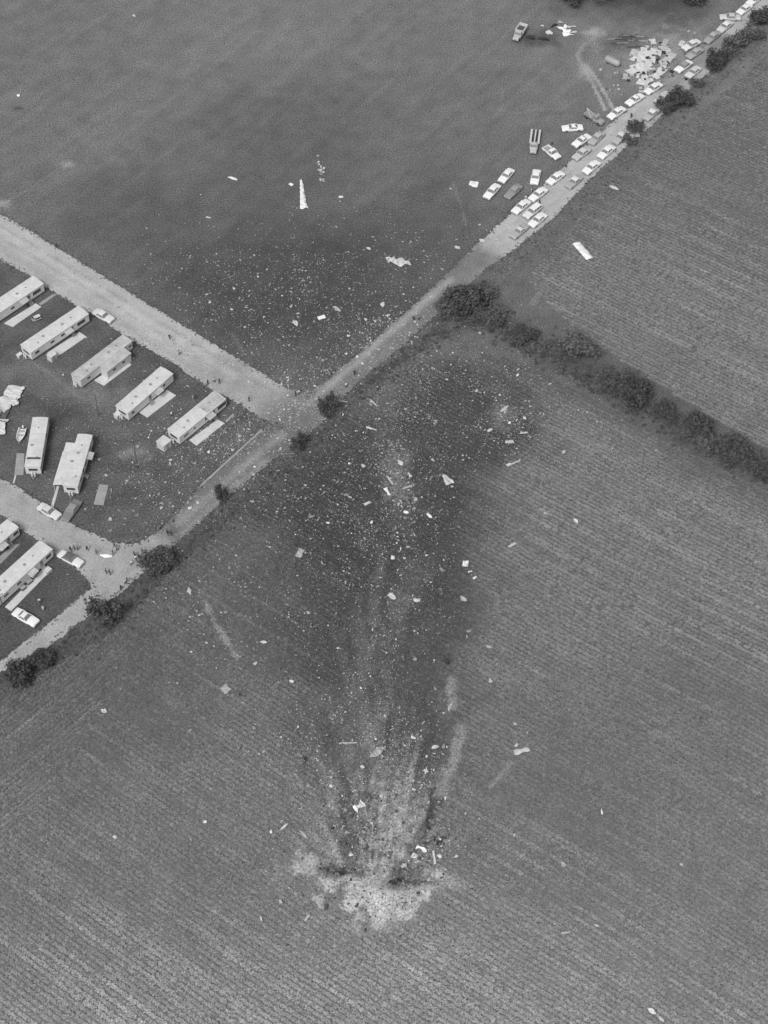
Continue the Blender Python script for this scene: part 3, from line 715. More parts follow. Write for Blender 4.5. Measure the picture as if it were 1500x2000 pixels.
# patios, paths and pads: concrete laid in place
def pad(name, quad, z, m, label, t=.12):
    P = [G(*p) for p in quad]; b = MB()
    b.add([(p.x, p.y, -.02) for p in P]+[(p.x, p.y, z) for p in P], [(3,2,1,0),(4,5,6,7),(0,1,5,4),(1,2,6,5),(2,3,7,6),(3,0,4,7)])
    me = b.mesh(name, m); bm = bmesh.new(); bm.from_mesh(me); bmesh.ops.recalc_face_normals(bm, faces=bm.faces); bm.to_mesh(me); bm.free()
    return tag(obj(name, me), label, 'patio' if name == 'patio' else 'path', kind='structure')
pad('patio', [(70,593),(81,600),(25,639),(8,632)], .14, M_CONC, 'pale patio slab beside the home at the left edge')
pad('path', [(106,573),(110,576),(80,597),(76,593)], .09, M_CONC2, 'narrow path from the wide road to the first patio')
pad('patio', [(155,649),(169,658),(108,700),(92,690)], .14, M_CONC, 'pale patio slab beside the long clean-roofed home')
pad('patio', [(243,705),(257,713),(203,754),(184,743)], .12, M_CONC, 'patio slab in front of the side extension')
pad('patio', [(326,762),(344,773),(288,816),(272,806)], .14, M_CONC, 'pale patio slab beside the fourth home')
pad('patio', [(425,820),(439,827),(384,871),(370,860)], .14, M_CONC, 'pale patio slab beside the home nearest the junction')
pad('path', [(440,822),(455,808),(458,810),(442,826)], .09, M_CONC2, 'thin path from the junction patio to the road')
pad('patio', [(33,886),(48,886),(46,928),(28,928)], .12, M_CONC2, 'grey porch slab beside the home with the boat')
pad('path', [(29,929),(32,929),(28,944),(25,944)], .09, M_CONC, 'short pale path beside the home with the boat')
pad('path', [(111,950),(116,950),(104,993),(98,993)], .09, M_CONC, 'straight pale path from the lean-to to the court road')
pad('patio', [(194,946),(212,948),(202,987),(183,985)], .09, M_CONC2, 'empty grey concrete pad on the court lawn')
pad('patio', [(88,1111),(97,1116),(93,1128),(22,1195),(12,1190),(66,1133)], .14, M_CONC, 'pale patio along the long lower left home') if False else pad('patio', [(84,1111),(96,1118),(22,1194),(10,1186)], .14, M_CONC, 'pale patio along the long lower left home')
pad('patio', [(26,1066),(40,1062),(2,1101),(-14,1098)], .12, M_CONC2, 'grey patio strip between the two lower left homes')
pad('kerb', [(510,839),(513,841),(393,951),(390,949)], .14, M_CONC2, 'pale kerb along the court side of the dirt road')
def shed(px, py, sx, sy, h, m, label, ang):
    p = G(px, py, h*.5); e = obj('garden_shed', None, loc=(p.x, p.y, 0), rz=ang)
    b = MB(); b.box((0,0,h*.45), (sx, sy, h*.9)); obj('wall', b.mesh('wall', M_SIDE2), e)
    b = MB(); b.add([(-sx/2-.1,-sy/2-.1,h*.88),(sx/2+.1,-sy/2-.1,h*.88),(sx/2+.1,sy/2+.1,h*.88),(-sx/2-.1,sy/2+.1,h*.88),(-sx/2-.1,0,h),(sx/2+.1,0,h)], [(3,2,1,0),(0,1,5,4),(2,3,4,5),(0,4,3),(1,2,5)])
    obj('roof', b.mesh('roof', m), e)
    b = MB(); b.box((0,-sy/2-.02,h*.4), (.8,.04,h*.75)); obj('door', b.mesh('door', M_CONC2), e)
    return tag(e, label, 'shed')
HD = heading(380, 820, 100, -83)
shed(320, 866, 2.3, 2.3, 2.3, M_ROOF, 'small white shed behind the home nearest the junction', HD)
shed(101, 696, 1.7, 1.5, 1.9, M_ROOF, 'small white shed at the end of the patio beside the clean-roofed home', HD)
shed(229, 811, 1.2, 1.1, 1.4, M_ROOF, 'low white tank housing behind the fourth home', HD)
shed(38, 694, 1.1, .8, 1.1, M_ROOF, 'low white tank housing behind the clean-roofed home', HD)

# wrecked home at the left edge: torn roof sheets over a broken floor
def sheet(L, W, seed, jag=.12, bend=.25, t=.06, nl=8, nw=3, m=None, name='sheet', arc=0.0, prof=None):
    """an uneven crumpled panel with ragged edges and real thickness"""
    r = random.Random(seed); top = []
    for i in range(nl+1):
        u = i/nl; hw = W/2*((prof(u) if prof else 1)*(1+r.uniform(-jag, jag)))
        sh = r.uniform(-jag, jag)*W*.3
        for j in range(nw+1):
            v = j/nw*2-1
            z = bend*r.uniform(0, 1)*(1 if 0 < i < nl else .4) + arc*(1-v*v)
            top.append((L*(u-.5)+(r.uniform(-jag, jag)*L*.25 if i in (0, nl) else 0), hw*v+sh, z+t))
    bot = [(x, y, max(-.02, z-t)) for x, y, z in top]; n = len(top); fs = []; w = nw+1
    for i in range(nl):
        for j in range(nw):
            a = i*w+j; fs.append((a, a+w, a+w+1, a+1)); fs.append((n+a, n+a+1, n+a+w+1, n+a+w))
    edge = [j for j in range(w)]+[i*w+nw for i in range(1, nl+1)]+[nl*w+j for j in range(nw-1, -1, -1)]+[i*w for i in range(nl-1, 0, -1)]
    for p, q2 in zip(edge, edge[1:]+edge[:1]): fs.append((p, q2, n+q2, n+p))
    b = MB(); b.add(top+bot, fs); return b.mesh(name, m or M_ALU)
p = G(14, 790); e = obj('wrecked_mobile_home', None, loc=(p.x, p.y, 0), rz=R(78))
tag(e, 'wrecked mobile home with torn white roof sheets at the left edge', 'mobile home')
for k, (x, y, l, w, a) in enumerate([(3.2,-.4,4.6,3.6,.1),(-.6,.6,4.2,3.4,-.2),(-7.2,-1.0,4.4,2.6,.15),(-10.6,.4,3.2,2.0,-.1),(.5,-1.6,2.4,1.4,.6),(-4.2,.8,2.0,1.4,.3)]):
    obj('roof_sheet', sheet(l, w, 300+k, .2, .22, .06, 8, 4, M_ROOF), e, (x, y, .35+.1*k), a)
for k, (x, y, l, a) in enumerate([(-6,-.6,5,1.5),(-8.5,.2,4,.1),(-3,.4,4,.9)]):
    b = MB(); b.box((0,0,0), (l,.12,.12)); obj('roof_beam', b.mesh('roof_beam', M_DARKTRIM), e, (x, y, 1.25+.15*k), a)
b = MB(); b.box((-3.5, 0, .3), (15, 2.6, .3)); obj('floor_frame', b.mesh('floor_frame', M_SKIRT), e)

# ================================================================== VEHICLES
def ring(x, w, zb, zt, cr=.05):
    return [(x,-w*.92,zb),(x,-w,zb+.18),(x,-w,zt-.16),(x,-w*.92,zt-.03),(x,-w*.5,zt+cr*.6),(x,0,zt+cr),(x,w*.5,zt+cr*.6),(x,w*.92,zt-.03),(x,w,zt-.16),(x,w,zb+.18),(x,w*.92,zb)]
WHEEL = None
def wheel_meshes(r=.35, w=.22):
    b = MB(); n = 14
    prof = [(-w/2,r*.82),(-w/2*.7,r),(w/2*.7,r),(w/2,r*.82)]
    b.loft([[(math.cos(2*math.pi*k/n)*rr, y, math.sin(2*math.pi*k/n)*rr) for k in range(n)] for y, rr in prof])
    c = MB(); c.loft([[(math.cos(2*math.pi*k/n)*rr, y, math.sin(2*math.pi*k/n)*rr) for k in range(n)] for y, rr in ((-w/2-.012,r*.62),(w/2+.012,r*.62))])
    return b.mesh('wheel', M_TYRE), c.mesh('rim', M_CHROME)
WM = wheel_meshes(); WT = wheel_meshes(.48, .26)
def wheels(e, xs, y, wm, z):
    for x in xs:
        for s in (-1, 1):
            w = obj('wheel', wm[0], e, (x, s*y, z)); obj('rim', wm[1], w)
def glasshouse(e, xb0, xb1, xr0, xr1, wb, wr, zb, zr, rm, post=None):
    """roof with pillars, and each pane of glass as a part"""
    b = MB()
    b.loft([[(x, -wr*k, z) for k in (1,)]+[(x, -wr*.6, z+.06),(x, wr*.6, z+.06),(x, wr, z),(x, wr, z-.05),(x, -wr, z-.05)] for x, z in ((xr0-.05, zr-.02),(xr0+.25, zr+.02),(xr1-.25, zr+.02),(xr1+.05, zr-.02))])
    for s in (-1, 1):
        b.tube((xb1, s*wb, zb), (xr1, s*wr, zr), .045, n=5); b.tube((xb0, s*wb, zb), (xr0, s*wr, zr), .10, n=5)
        for x in (post or ((xr0+xr1)/2-.1,)): b.tube((x, s*wb, zb), (x, s*wr, zr), .04, n=5)
    obj('roof', b.mesh('roof', rm), e)
    i = .03
    b = MB(); b.slab([(xb1-i, -wb+.06, zb), (xb1-i, wb-.06, zb), (xr1-i, wr-.05, zr-.04), (xr1-i, -wr+.05, zr-.04)], .02); obj('windshield', b.mesh('windshield', M_CARGLASS), e)
    b = MB(); b.slab([(xb0+i, wb-.1, zb), (xb0+i, -wb+.1, zb), (xr0+i, -wr+.08, zr-.04), (xr0+i, wr-.08, zr-.04)], .02); obj('rear_window', b.mesh('rear_window', M_CARGLASS), e)
    for s in (-1, 1):
        q = [(xb0+.15, s*(wb-.01), zb), (xb1-.12, s*(wb-.01), zb), (xr1-.04, s*(wr-.01), zr-.05), (xr0+.08, s*(wr-.01), zr-.05)]
        b = MB(); b.slab(q if s < 0 else q[::-1], .015); obj('side_window', b.mesh('side_window', M_CARGLASS), e)
    b = MB(); b.box(((xb0+xb1)/2, 0, zb+.08), ((xb1-xb0)*.72, wb*1.5, .22)); obj('seats', b.mesh('seats', M_DARKTRIM), e)
def lights(e, xf, xr, w, z):
    for s in (-1, 1):
        b = MB(); b.tube((xf-.03, s*w*.72, z), (xf+.03, s*w*.72, z), .10, n=10); obj('headlight', b.mesh('headlight', M_LAMP), e)
        b = MB(); b.box((xr, s*w*.72, z+.02), (.06, .34, .16)); obj('tail_light', b.mesh('tail_light', M_TAIL), e)
    for x in (xf+.06, xr-.06):
        b = MB(); b.box((x, 0, z-.24), (.12, w*2.0, .14)); obj('bumper', b.mesh('bumper', M_CHROME), e)
    b = MB(); b.box((xf-.01, 0, z), (.06, w*1.15, .2)); obj('grille', b.mesh('grille', M_CONC2), e)
PROTO = {}
def vehicle(kind, body, roof):
    key = (kind, body, roof)
    if key in PROTO: return copy_tree(PROTO[key])
    bm, rm = paint(body), paint(roof)
    e = obj({'sedan':'parked_car','wagon':'station_wagon','coupe':'parked_car','pickup':'pickup_truck'}[kind], None)
    b = MB()
    if kind in ('sedan', 'wagon', 'coupe'):
        zr = .90 if kind == 'wagon' else .86
        b.loft([ring(2.72,.80,.40,.66,.02), ring(2.66,.92,.30,.76,.02), ring(2.3,.97,.24,.84), ring(1.2,1.0,.22,.92), ring(.9,1.0,.22,.94), ring(-1.2,1.0,.22,.94), ring(-1.6,1.0,.22,.93), ring(-2.4,.97,.25,zr), ring(-2.66,.92,.30,zr-.06,.02), ring(-2.74,.80,.42,zr-.18,.02)])
        obj('body', b.mesh('body', bm), e)
        if kind == 'wagon': glasshouse(e, -2.58, 1.0, -2.25, .28, .90, .72, .93, 1.46, rm, (-1.5, -.5))
        elif kind == 'coupe': glasshouse(e, -1.35, .95, -.62, .22, .88, .68, .93, 1.36, rm, ())
        else: glasshouse(e, -1.5, 1.0, -1.0, .28, .90, .71, .93, 1.42, rm)
        wheels(e, (1.65, -1.55), .91, WM, .35); lights(e, 2.72, -2.74, .92, .60)
        for s in (-1, 1):
            c = MB(); c.box((-.1, s*1.003, .62), (4.6, .02, .05)); obj('side_trim', c.mesh('side_trim', M_CHROME), e)
    else:
        b.loft([ring(2.55,.82,.45,.80,.02), ring(2.48,.94,.34,.92,.02), ring(1.2,.96,.32,1.02), ring(.95,.96,.32,1.05), ring(-.45,.96,.32,1.05), ring(-.5,.96,.32,1.02)])
        obj('body', b.mesh('body', bm), e)
        glasshouse(e, -.48, 1.0, -.36, .45, .90, .74, 1.05, 1.72, rm, ())
        c = MB(); c.box((-1.6, 0, .66), (2.2, 1.7, .1)); bd = obj('bed', c.mesh('bed', M_CONC2), e)
        for s in (-1, 1):
            c = MB(); c.box((-1.6, s*.92, .78), (2.2, .12, .56)); obj('bed_side', c.mesh('bed_side', bm), bd)
        c = MB(); c.box((-2.68, 0, .78), (.08, 1.9, .52)); obj('tailgate', c.mesh('tailgate', bm), bd)
        wheels(e, (1.6, -1.5), .88, WM, .36); lights(e, 2.56, -2.72, .92, .70)
    PROTO[key] = e
    return e
CARG = {'road':'cars parked along the upper dirt road', 'field':'vehicles parked on the pasture', 'court':'cars of the mobile home court'}
CARS = [ # px, py, front direction dx dy, kind, body, roof, group, label
 (989,343,-30,34,'sedan',.86,.86,'field','white sedan on the pasture, left of the one facing straight down'),
 (961,374,-30,34,'sedan',.86,.86,'field','leftmost white sedan parked on the pasture'),
 (1003,374,-34,29,'sedan',.30,.36,'field','dark grey sedan on the pasture between white cars'),
 (1046,346,-6,32,'sedan',.86,.86,'field','white sedan on the pasture facing straight down the picture'),
 (1085,348,-36,29,'sedan',.86,.86,'road','white sedan on the road edge right of the one facing straight down'),
 (1051,380,-36,29,'sedan',.86,.86,'road','white sedan with its doors beside it, directly behind the wagon pair'),
 (1018,404,-36,29,'sedan',.84,.84,'road','lowest white sedan on the left side of the upper road'),
 (1040,413,-34,28,'wagon',.72,.84,'road','white station wagon double-parked among the lowest cars'),
 (1050,430,-36,29,'sedan',.84,.84,'road','white sedan on the right road edge just above the lowest grey car'),
 (1014,452,-34,28,'coupe',.42,.66,'road','lowest car of the line, grey with pale trim'),
 (1121,355,-34,30,'sedan',.40,.74,'road','grey car with white roof and grey bonnet, second on the right road edge'),
 (1155,327,-34,29,'sedan',.86,.86,'road','white sedan on the right road edge just above the white-roofed grey car'),
 (1136,275,-36,24,'coupe',.86,.86,'road','white coupe beside two grey cars left of the road'),
 (1136,300,-36,27,'sedan',.52,.62,'road','light grey sedan left of the road below the white coupe'),
 (1165,270,-30,31,'sedan',.42,.50,'road','mid grey car left of the road right of the white coupe'),
 (1118,250,-42,3,'coupe',.86,.86,'field','white coupe parked crosswise on the pasture by the tow truck'),
 (1184,297,-34,30,'sedan',.84,.84,'road','white sedan on the right road edge below the grey car by the bush'),
 (1212,268,-30,30,'sedan',.46,.68,'road','grey car half hidden by the ragged roadside bush'),
 (1204,221,-38,27,'sedan',.86,.86,'road','white sedan at the foot of the two wheel tracks'),
 (1240,195,-38,25,'coupe',.86,.86,'road','white coupe on the left road edge below the demolished house'),
 (1276,173,-36,24,'sedan',.84,.84,'road','white sedan at the corner of the demolished house'),
 (1272,223,-34,31,'sedan',.46,.80,'road','grey car with white roof below the large overhanging tree'),
 (1294,191,-32,29,'sedan',.62,.55,'road','pale car under the large overhanging tree'),
 (1335,130,-33,24,'sedan',.84,.34,'road','white car with dark roof right of the demolished house'),
 (1354,141,-32,26,'sedan',.66,.60,'road','pale car partly covered by branches beside the dark-roofed white car'),
 (1350,88,-34,18,'sedan',.74,.74,'road','pale sedan parked askew on the grass above the demolished house'),
 (1357,104,-32,20,'sedan',.40,.44,'road','dark sedan parked just below the askew pale one'),
 (1391,73,-30,25,'sedan',.36,.45,'road','grey car sixth from the top right corner'),
 (1416,52,-31,26,'sedan',.62,.80,'road','pale car with white roof fourth from the top right corner'),
 (1426,34,-40,-1,'sedan',.62,.56,'field','grey-white car parked crosswise near the top right corner'),
 (1454,18,-30,22,'sedan',.84,.84,'road','white sedan second from the top right corner'),
 (1473,0,-30,22,'sedan',.84,.84,'road','white car at the top edge of the car line'),
 (202,617,37,20,'sedan',.70,.72,'court','pale sedan parked on the wide gravel road by the homes'),
 (140,997,-24,33,'sedan',.22,.30,'court','dark car parked on the lawn beside the court road'),
 (96,999,40,22,'sedan',.70,.62,'court','pale car parked on the edge of the court road'),
 (138,1092,42,22,'sedan',.78,.14,'court','white car with dark roof at the court junction'),
 (50,1206,46,28,'coupe',.86,.80,'court','white car at the end of the long lower left patio'),
 (1078,299,30,25,'pickup',.84,.86,'field','white pickup truck on the pasture beside the flatbed truck'),
]
for (px, py, dx, dy, kind, bv, rv, g, label) in CARS:
    e = vehicle(kind, bv, rv); p = G(px, py, .6)
    e.location = (p.x, p.y, .03); e.rotation_euler = (0, 0, heading(px, py, dx, dy, .6)+rng.uniform(-.03, .03))
    k = rng.uniform(.97, 1.05); e.scale = (1.06*k, 1.10*rng.uniform(.97, 1.03), 1.04*k)
    tag(e, label, {'pickup':'pickup','wagon':'station wagon'}.get(kind, 'car'), CARG[g])
# big trucks
def truck(px, py, dx, dy, kind, label, name, body):
    p = G(px, py, 1.0); e = obj(name, None, loc=(p.x, p.y, .02), rz=heading(px, py, dx, dy, 1.0))
    tag(e, label, 'truck'); bm = paint(body); b = MB()
    Lh = {'carrier':4.4,'tow':3.2,'dump':3.2}[kind]
    b.loft([ring(Lh,.75,.55,1.05,.02), ring(Lh-.1,.86,.5,1.25,.03), ring(Lh-1.3,.92,.5,1.4), ring(Lh-1.4,1.05,.5,1.45), ring(Lh-2.7,1.05,.5,1.45)])
    obj('body', b.mesh('body', bm), e)
    glasshouse(e, Lh-2.68, Lh-1.35, Lh-2.6, Lh-1.75, .98, .84, 1.45, 2.15, bm, ())
    b = MB()
    for s in (-1, 1): b.box((-.6, s*.45, .72), (Lh*2-.6, .14, .22))
    obj('frame', b.mesh('frame', M_DARKTRIM), e)
    wheels(e, (Lh-.95,), .95, WT, .48); wheels(e, (-Lh+1.3,) if kind != 'carrier' else (-Lh+1.2, -Lh+2.5), 1.0, WT, .48)
    lights(e, Lh, -Lh+.2, .9, .85)
    if kind == 'carrier':
        for y, w in ((-1.05,.5),(0,.34),(1.05,.5)):
            b = MB(); b.slab([(-Lh, y-w/2, 1.25),(1.3, y-w/2, 1.25),(1.3, y+w/2, 1.25),(-Lh, y+w/2, 1.25)], .1); obj('bed_rail', b.mesh('bed_rail', paint(.62)), e)
        for x in (-Lh+.2, -1.6, 1.2):
            b = MB(); b.box((x, 0, 1.15), (.16, 2.5, .16)); obj('cross_member', b.mesh('cross_member', M_DARKTRIM), e)
    elif kind == 'tow':
        b = MB(); b.box((-1.3, 0, 1.05), (3.2, 2.0, .35)); obj('bed', b.mesh('bed', paint(.30)), e)
        b = MB(); b.tube((-.4,-.6,1.2), (-2.6,0,2.5), .08); b.tube((-.4,.6,1.2), (-2.6,0,2.5), .08); b.tube((-.4,0,1.2), (-.4,0,2.0), .08); b.tube((-2.6,0,2.5), (-2.6,0,1.1), .03)
        obj('boom', b.mesh('boom', paint(.6)), e)
        b = MB(); b.box((-.3, 0, 1.5), (.8, 1.2, .5)); obj('winch', b.mesh('winch', M_CONC2), e)
    else:
        b = MB(); b.box((-1.3, 0, 1.2), (3.3, 2.1, .12)); bd = obj('dump_box', b.mesh('dump_box', M_DARKTRIM), e)
        for (x, y, sx, sy) in ((-1.3,1.1,3.5,.22),(-1.3,-1.1,3.5,.22),(.35,0,.22,2.1),(-2.95,0,.2,2.0)):
            b = MB(); b.box((x, y, 1.65), (sx, sy, .9)); obj('box_side', b.mesh('box_side', paint(.66)), bd)
    return e
truck(1044, 276, -6, 44, 'carrier', 'flatbed truck with open pale rails on the pasture', 'flatbed_truck', .50)
truck(1160, 229, 34, 21, 'tow', 'dark tow truck with boom by the foot of the wheel tracks', 'tow_truck', .34)
truck(1015, 64, -20, 30, 'dump', 'dump truck with pale-rimmed box near the burnt wreckage', 'dump_truck', .48)
# boat by the home
p = G(41, 850, .5); e = obj('motor_boat', None, loc=(p.x, p.y, 0), rz=heading(41, 850, -9, 30, .5))
tag(e, 'small open boat with outboard motor on the grass beside a home', 'boat')
b = MB(); st = [(-2.0,.82),(-1.0,.9),(.2,.88),(1.2,.66),(1.8,.34),(2.1,.04)]
b.loft([[(x,-w,.85),(x,-w*.7,.3),(x,0,.18),(x,w*.7,.3),(x,w,.85),(x,w*.88,.85),(x,w*.6,.42),(x,0,.36),(x,-w*.6,.42),(x,-w*.88,.85)] for x, w in st])
obj('hull', b.mesh('hull', paint(.70)), e)
b = MB()
for (x0, w0), (x1, w1) in zip(st, st[1:]):
    for s in (-1, 1): b.tube((x0, s*w0, .86), (x1, s*w1, .86), .06, n=5)
obj('gunwale', b.mesh('gunwale', paint(.86)), e)
for x in (-1.1, .1):
    b = MB(); b.box((x, 0, .68), (.35, 1.5, .06)); obj('bench', b.mesh('bench', M_CONC2), e)
b = MB(); b.box((-2.25, 0, 1.0), (.5, .36, .42), 0, .7); b.tube((-2.25,0,.8), (-2.25,0,.1), .07); obj('outboard_motor', b.mesh('outboard_motor', paint(.78)), e)
b = MB(); b.tube((2.0,0,.35), (2.9,0,.35), .05); b.box((-.6,0,.26), (2.2,.12,.12)); tr = obj('trailer', b.mesh('trailer', M_DARKTRIM), e)
for s in (-1, 1): obj('wheel', WM[0], tr, (-.6, s*.95, .35))

# utility poles
def pole(px, py0, py1, label, arm=True, r=.13):
    p = G(px, py1); h = 1.0
    while True:                                         # height that reaches from base row py1 to top row py0
        q = Vector((p.x, p.y, h))-CAM; c, s = math.cos(TH), math.sin(TH)
        d = q.y*c-q.z*s; v = q.y*s+q.z*c
        if 1000-FPX*v/d <= py0 or h > 14: break
        h += .1
    e = obj('utility_pole', None, loc=(p.x, p.y, 0)); tag(e, label, 'pole', 'utility poles of the court')
    b = MB(); b.tube((0,0,-.1), (0,0,h), r, r*.7, 8); obj('pole', b.mesh('pole', M_WOOD), e)
    if arm:
        b = MB(); b.box((0,0,h-.5), (1.5,.1,.12), .6); a = obj('crossarm', b.mesh('crossarm', M_WOOD), e)
        for k in (-.6, .6):
            c2 = MB(); c2.tube((k*math.cos(.6), k*math.sin(.6), h-.44), (k*math.cos(.6), k*math.sin(.6), h-.28), .05, .04); obj('insulator', c2.mesh('insulator', M_CONC2), a)
pole(269, 858, 914, 'tall dark utility pole on the lawn by the court corner')
pole(100, 790, 820, 'thin pole behind the home beside the boat', False, .09)
pole(193, 770, 812, 'thin pole on the worn lawn behind the extended home', False, .10)
pole(14, 1160, 1216, 'dark utility pole at the lower left before the white car', True, .12)

# ================================================================== PEOPLE
def person_mesh(pose):
    J = {}; E = []
    st = {'stand':.10,'walk':.26,'lean':.14}[pose]; fw = .12 if pose == 'lean' else .02
    V = [(0,0,.94,.15),(fw*.4,0,1.12,.145),(fw,0,1.33,.165),(fw*1.2,0,1.46,.075),(fw*1.3,0,1.54,.065),(fw*1.3+.02,0,1.64,.095),(fw*1.3+.015,0,1.73,.085)]
    E = [(0,1),(1,2),(2,3),(3,4),(4,5),(5,6)]
    def add(p, par):
        V.append(p); E.append((par, len(V)-1)); return len(V)-1
    for s in (-1, 1):
        f = st*s if pose == 'walk' else .03*s
        h = add((0,s*.11,.90,.105),0); k = add((f*.5+.03,s*.12,.50,.075),h); a = add((f,s*.13,.10,.05),k); add((f+.14,s*.14,.04,.045),a)
        sh = add((fw,s*.19,1.40,.075),2); el = add((fw-f*.5,s*.25,1.12,.05),sh); wr = add((fw-f*.6+.14,s*.25,.90,.036),el); pm = add((fw-f*.6+.18,s*.25,.83,.036),wr)
        for q, ln in ((-.028,.075),(-.010,.085),(.010,.082),(.028,.065)): add((fw-f*.6+.19+.02, s*.25+q, .80-ln, .009), pm)
        add((fw-f*.6+.23, s*.25-s*.04, .80, .010), pm)
    me = bpy.data.meshes.new('skeleton'); me.from_pydata([v[:3] for v in V], E, []); o = obj('skeleton', me)
    o.modifiers.new('skin', 'SKIN'); sv = me.skin_vertices[0].data
    for i, v in enumerate(V): sv[i].radius = (v[3], v[3]*(1.15 if i in (0,1,2) else 1)); sv[i].use_root = (i == 0)
    m = o.modifiers.new('sub', 'SUBSURF'); m.levels = 1; m.render_levels = 1
    dg = bpy.context.evaluated_depsgraph_get(); out = bpy.data.meshes.new_from_object(o.evaluated_get(dg))
    bpy.data.objects.remove(o); bpy.data.meshes.remove(me); out.name = 'body'
    return out
BODY = {}
for pose in ('stand', 'walk', 'lean'):
    base = person_mesh(pose)
    for key, (sv, tv) in {'dark':(.05,.045),'shirt':(.72,.05),'pale':(.62,.40),'grey':(.22,.06)}.items():
        me = base.copy(); me.materials.clear()
        for m in (cloth(sv), cloth(tv), M_SKIN, cloth(.03)): me.materials.append(m)
        for p in me.polygons:
            c = p.center; ay = abs(c.y)
            p.material_index = 3 if c.z < .09 else 2 if (c.z > 1.47 or (ay > .20 and c.z < 1.14 and c.z > .6)) else 1 if c.z < .97 else 0
            p.use_smooth = True
        BODY[pose, key] = me
b = MB(); n = 10
b.loft([[(.02+math.cos(2*math.pi*k/n)*r-.015, math.sin(2*math.pi*k/n)*r*.9, z) for k in range(n)] for z, r in ((1.66,.104),(1.72,.108),(1.78,.085),(1.815,.03))])
HAIR = b.mesh('hair', M_HAIR, True)
PEOPLE = [ # px, py (middle of figure), clothes, label, facing
 (406,747,'dark','dark-clothed person standing at the wide road edge behind the junction home'),
 (418,742,'shirt','person in white shirt in the small group on the wide road near the junction home'),
 (428,744,'dark','dark-clothed person at the right of the small group on the wide road'),
 (377,776,'pale','person in pale clothes on the lawn beside the junction home'),
 (382,774,'dark','dark-clothed person behind the junction home, next to one in pale clothes'),
 (334,808,'shirt','person in white shirt on the lawn between the last two homes'),
 (331,658,'dark','lone dark-clothed person in the middle of the wide road'),
 (350,688,'grey','person in grey walking on the wide road below the lone figure'),
 (486,779,'dark','lone dark-clothed person on the wide road just left of the junction'),
 (577,769,'dark','dark-clothed person at the grass corner of the junction'),
 (584,766,'shirt','person in white shirt at the grass corner of the junction'),
 (675,752,'shirt','person in white shirt on the dirt road right of the junction'),
 (692,728,'dark','dark-clothed person on the dirt road just above the white-shirted one'),
 (808,622,'dark','left person of the pair walking up the dirt road'),
 (818,621,'grey','right person of the pair walking up the dirt road'),
 (110,480,'dark','dark-clothed person at the field edge of the wide road near the left'),
 (137,1072,'dark','leftmost dark-clothed person of the group on the court road'),
 (145,1070,'dark','second dark-clothed person of the group on the court road'),
 (151,1070,'grey','third person of the group on the court road, in grey'),
 (170,1071,'dark','lone dark-clothed person left of the carried white panel'),
 (188,1077,'grey','person in grey at the left end of the carried white panel'),
 (220,1079,'dark','dark-clothed person at the right end of the carried white panel'),
 (223,1064,'dark','dark-clothed person on the lawn edge above the carried white panel'),
 (228,1071,'grey','person in grey on the lawn edge above the carried white panel'),
 (262,1082,'dark','dark-clothed person at the left of the cluster by the verge bush'),
 (265,1089,'shirt','person in white shirt in the cluster by the verge bush'),
 (271,1085,'dark','dark-clothed person in the middle of the cluster by the verge bush'),
 (278,1076,'dark','dark-clothed person at the right of the cluster by the verge bush'),
 (256,1099,'shirt','person in white shirt standing below the cluster by the verge bush'),
 (207,1116,'dark','left dark-clothed person of the pair in the middle of the court junction'),
 (214,1118,'dark','right dark-clothed person of the pair in the middle of the court junction'),
 (248,1132,'dark','dark-clothed person at the road edge above the feathery tree'),
 (244,1136,'shirt','person in white shirt at the road edge above the feathery tree'),
 (236,1148,'dark','dark-clothed person at the road edge nearest the feathery tree'),
 (327,1040,'dark','left dark-clothed person on the dirt road below the kerb'),
 (334,1041,'dark','right dark-clothed person on the dirt road below the kerb'),
 (312,1030,'grey','person in grey at the lawn corner above the dirt road'),
 (77,1173,'shirt','person in white shirt on the lower left lawn near the home'),
 (84,1189,'pale','person in pale clothes on the lower left lawn, nearer the road'),
 (1078,278,'grey','person standing on the pasture by the white pickup'),
 (1054,394,'dark','dark-clothed person between the lowest parked cars'),
 (1233,226,'dark','dark-clothed person walking on the car-lined road'),
 (1038,371,'pale','person in pale clothes beside the white sedan with open space'),
 (1027,386,'pale','person in pale clothes between two white cars on the left road edge'),
 (725,1558,'dark','dark-clothed person left of a pair in the middle of the crash track'),
 (735,1557,'grey','person right of a pair in the middle of the crash track'),
 (843,1549,'dark','topmost dark-clothed person beside the right edge of the crash track'),
 (841,1572,'dark','second dark-clothed person down the right edge of the crash track'),
 (843,1597,'dark','third dark-clothed person down the right edge of the crash track'),
 (837,1618,'dark','fourth dark-clothed person down the right edge of the crash track'),
 (848,1640,'dark','left dark-clothed person of the group right of the impact crater'),
 (854,1645,'dark','middle dark-clothed person of the group right of the impact crater'),
 (860,1640,'shirt','person in white shirt in the group right of the impact crater'),
 (862,1653,'shirt','lower person in white shirt right of the impact crater'),
 (786,1768,'shirt','lone person in white shirt on the bare earth below the crater'),
 (596,1482,'dark','lone dark-clothed person left of the crash track in the crop'),
 (468,1356,'dark','left dark-clothed person of the pair near the square pale panel'),
 (477,1357,'grey','right person of the pair near the square pale panel'),
]
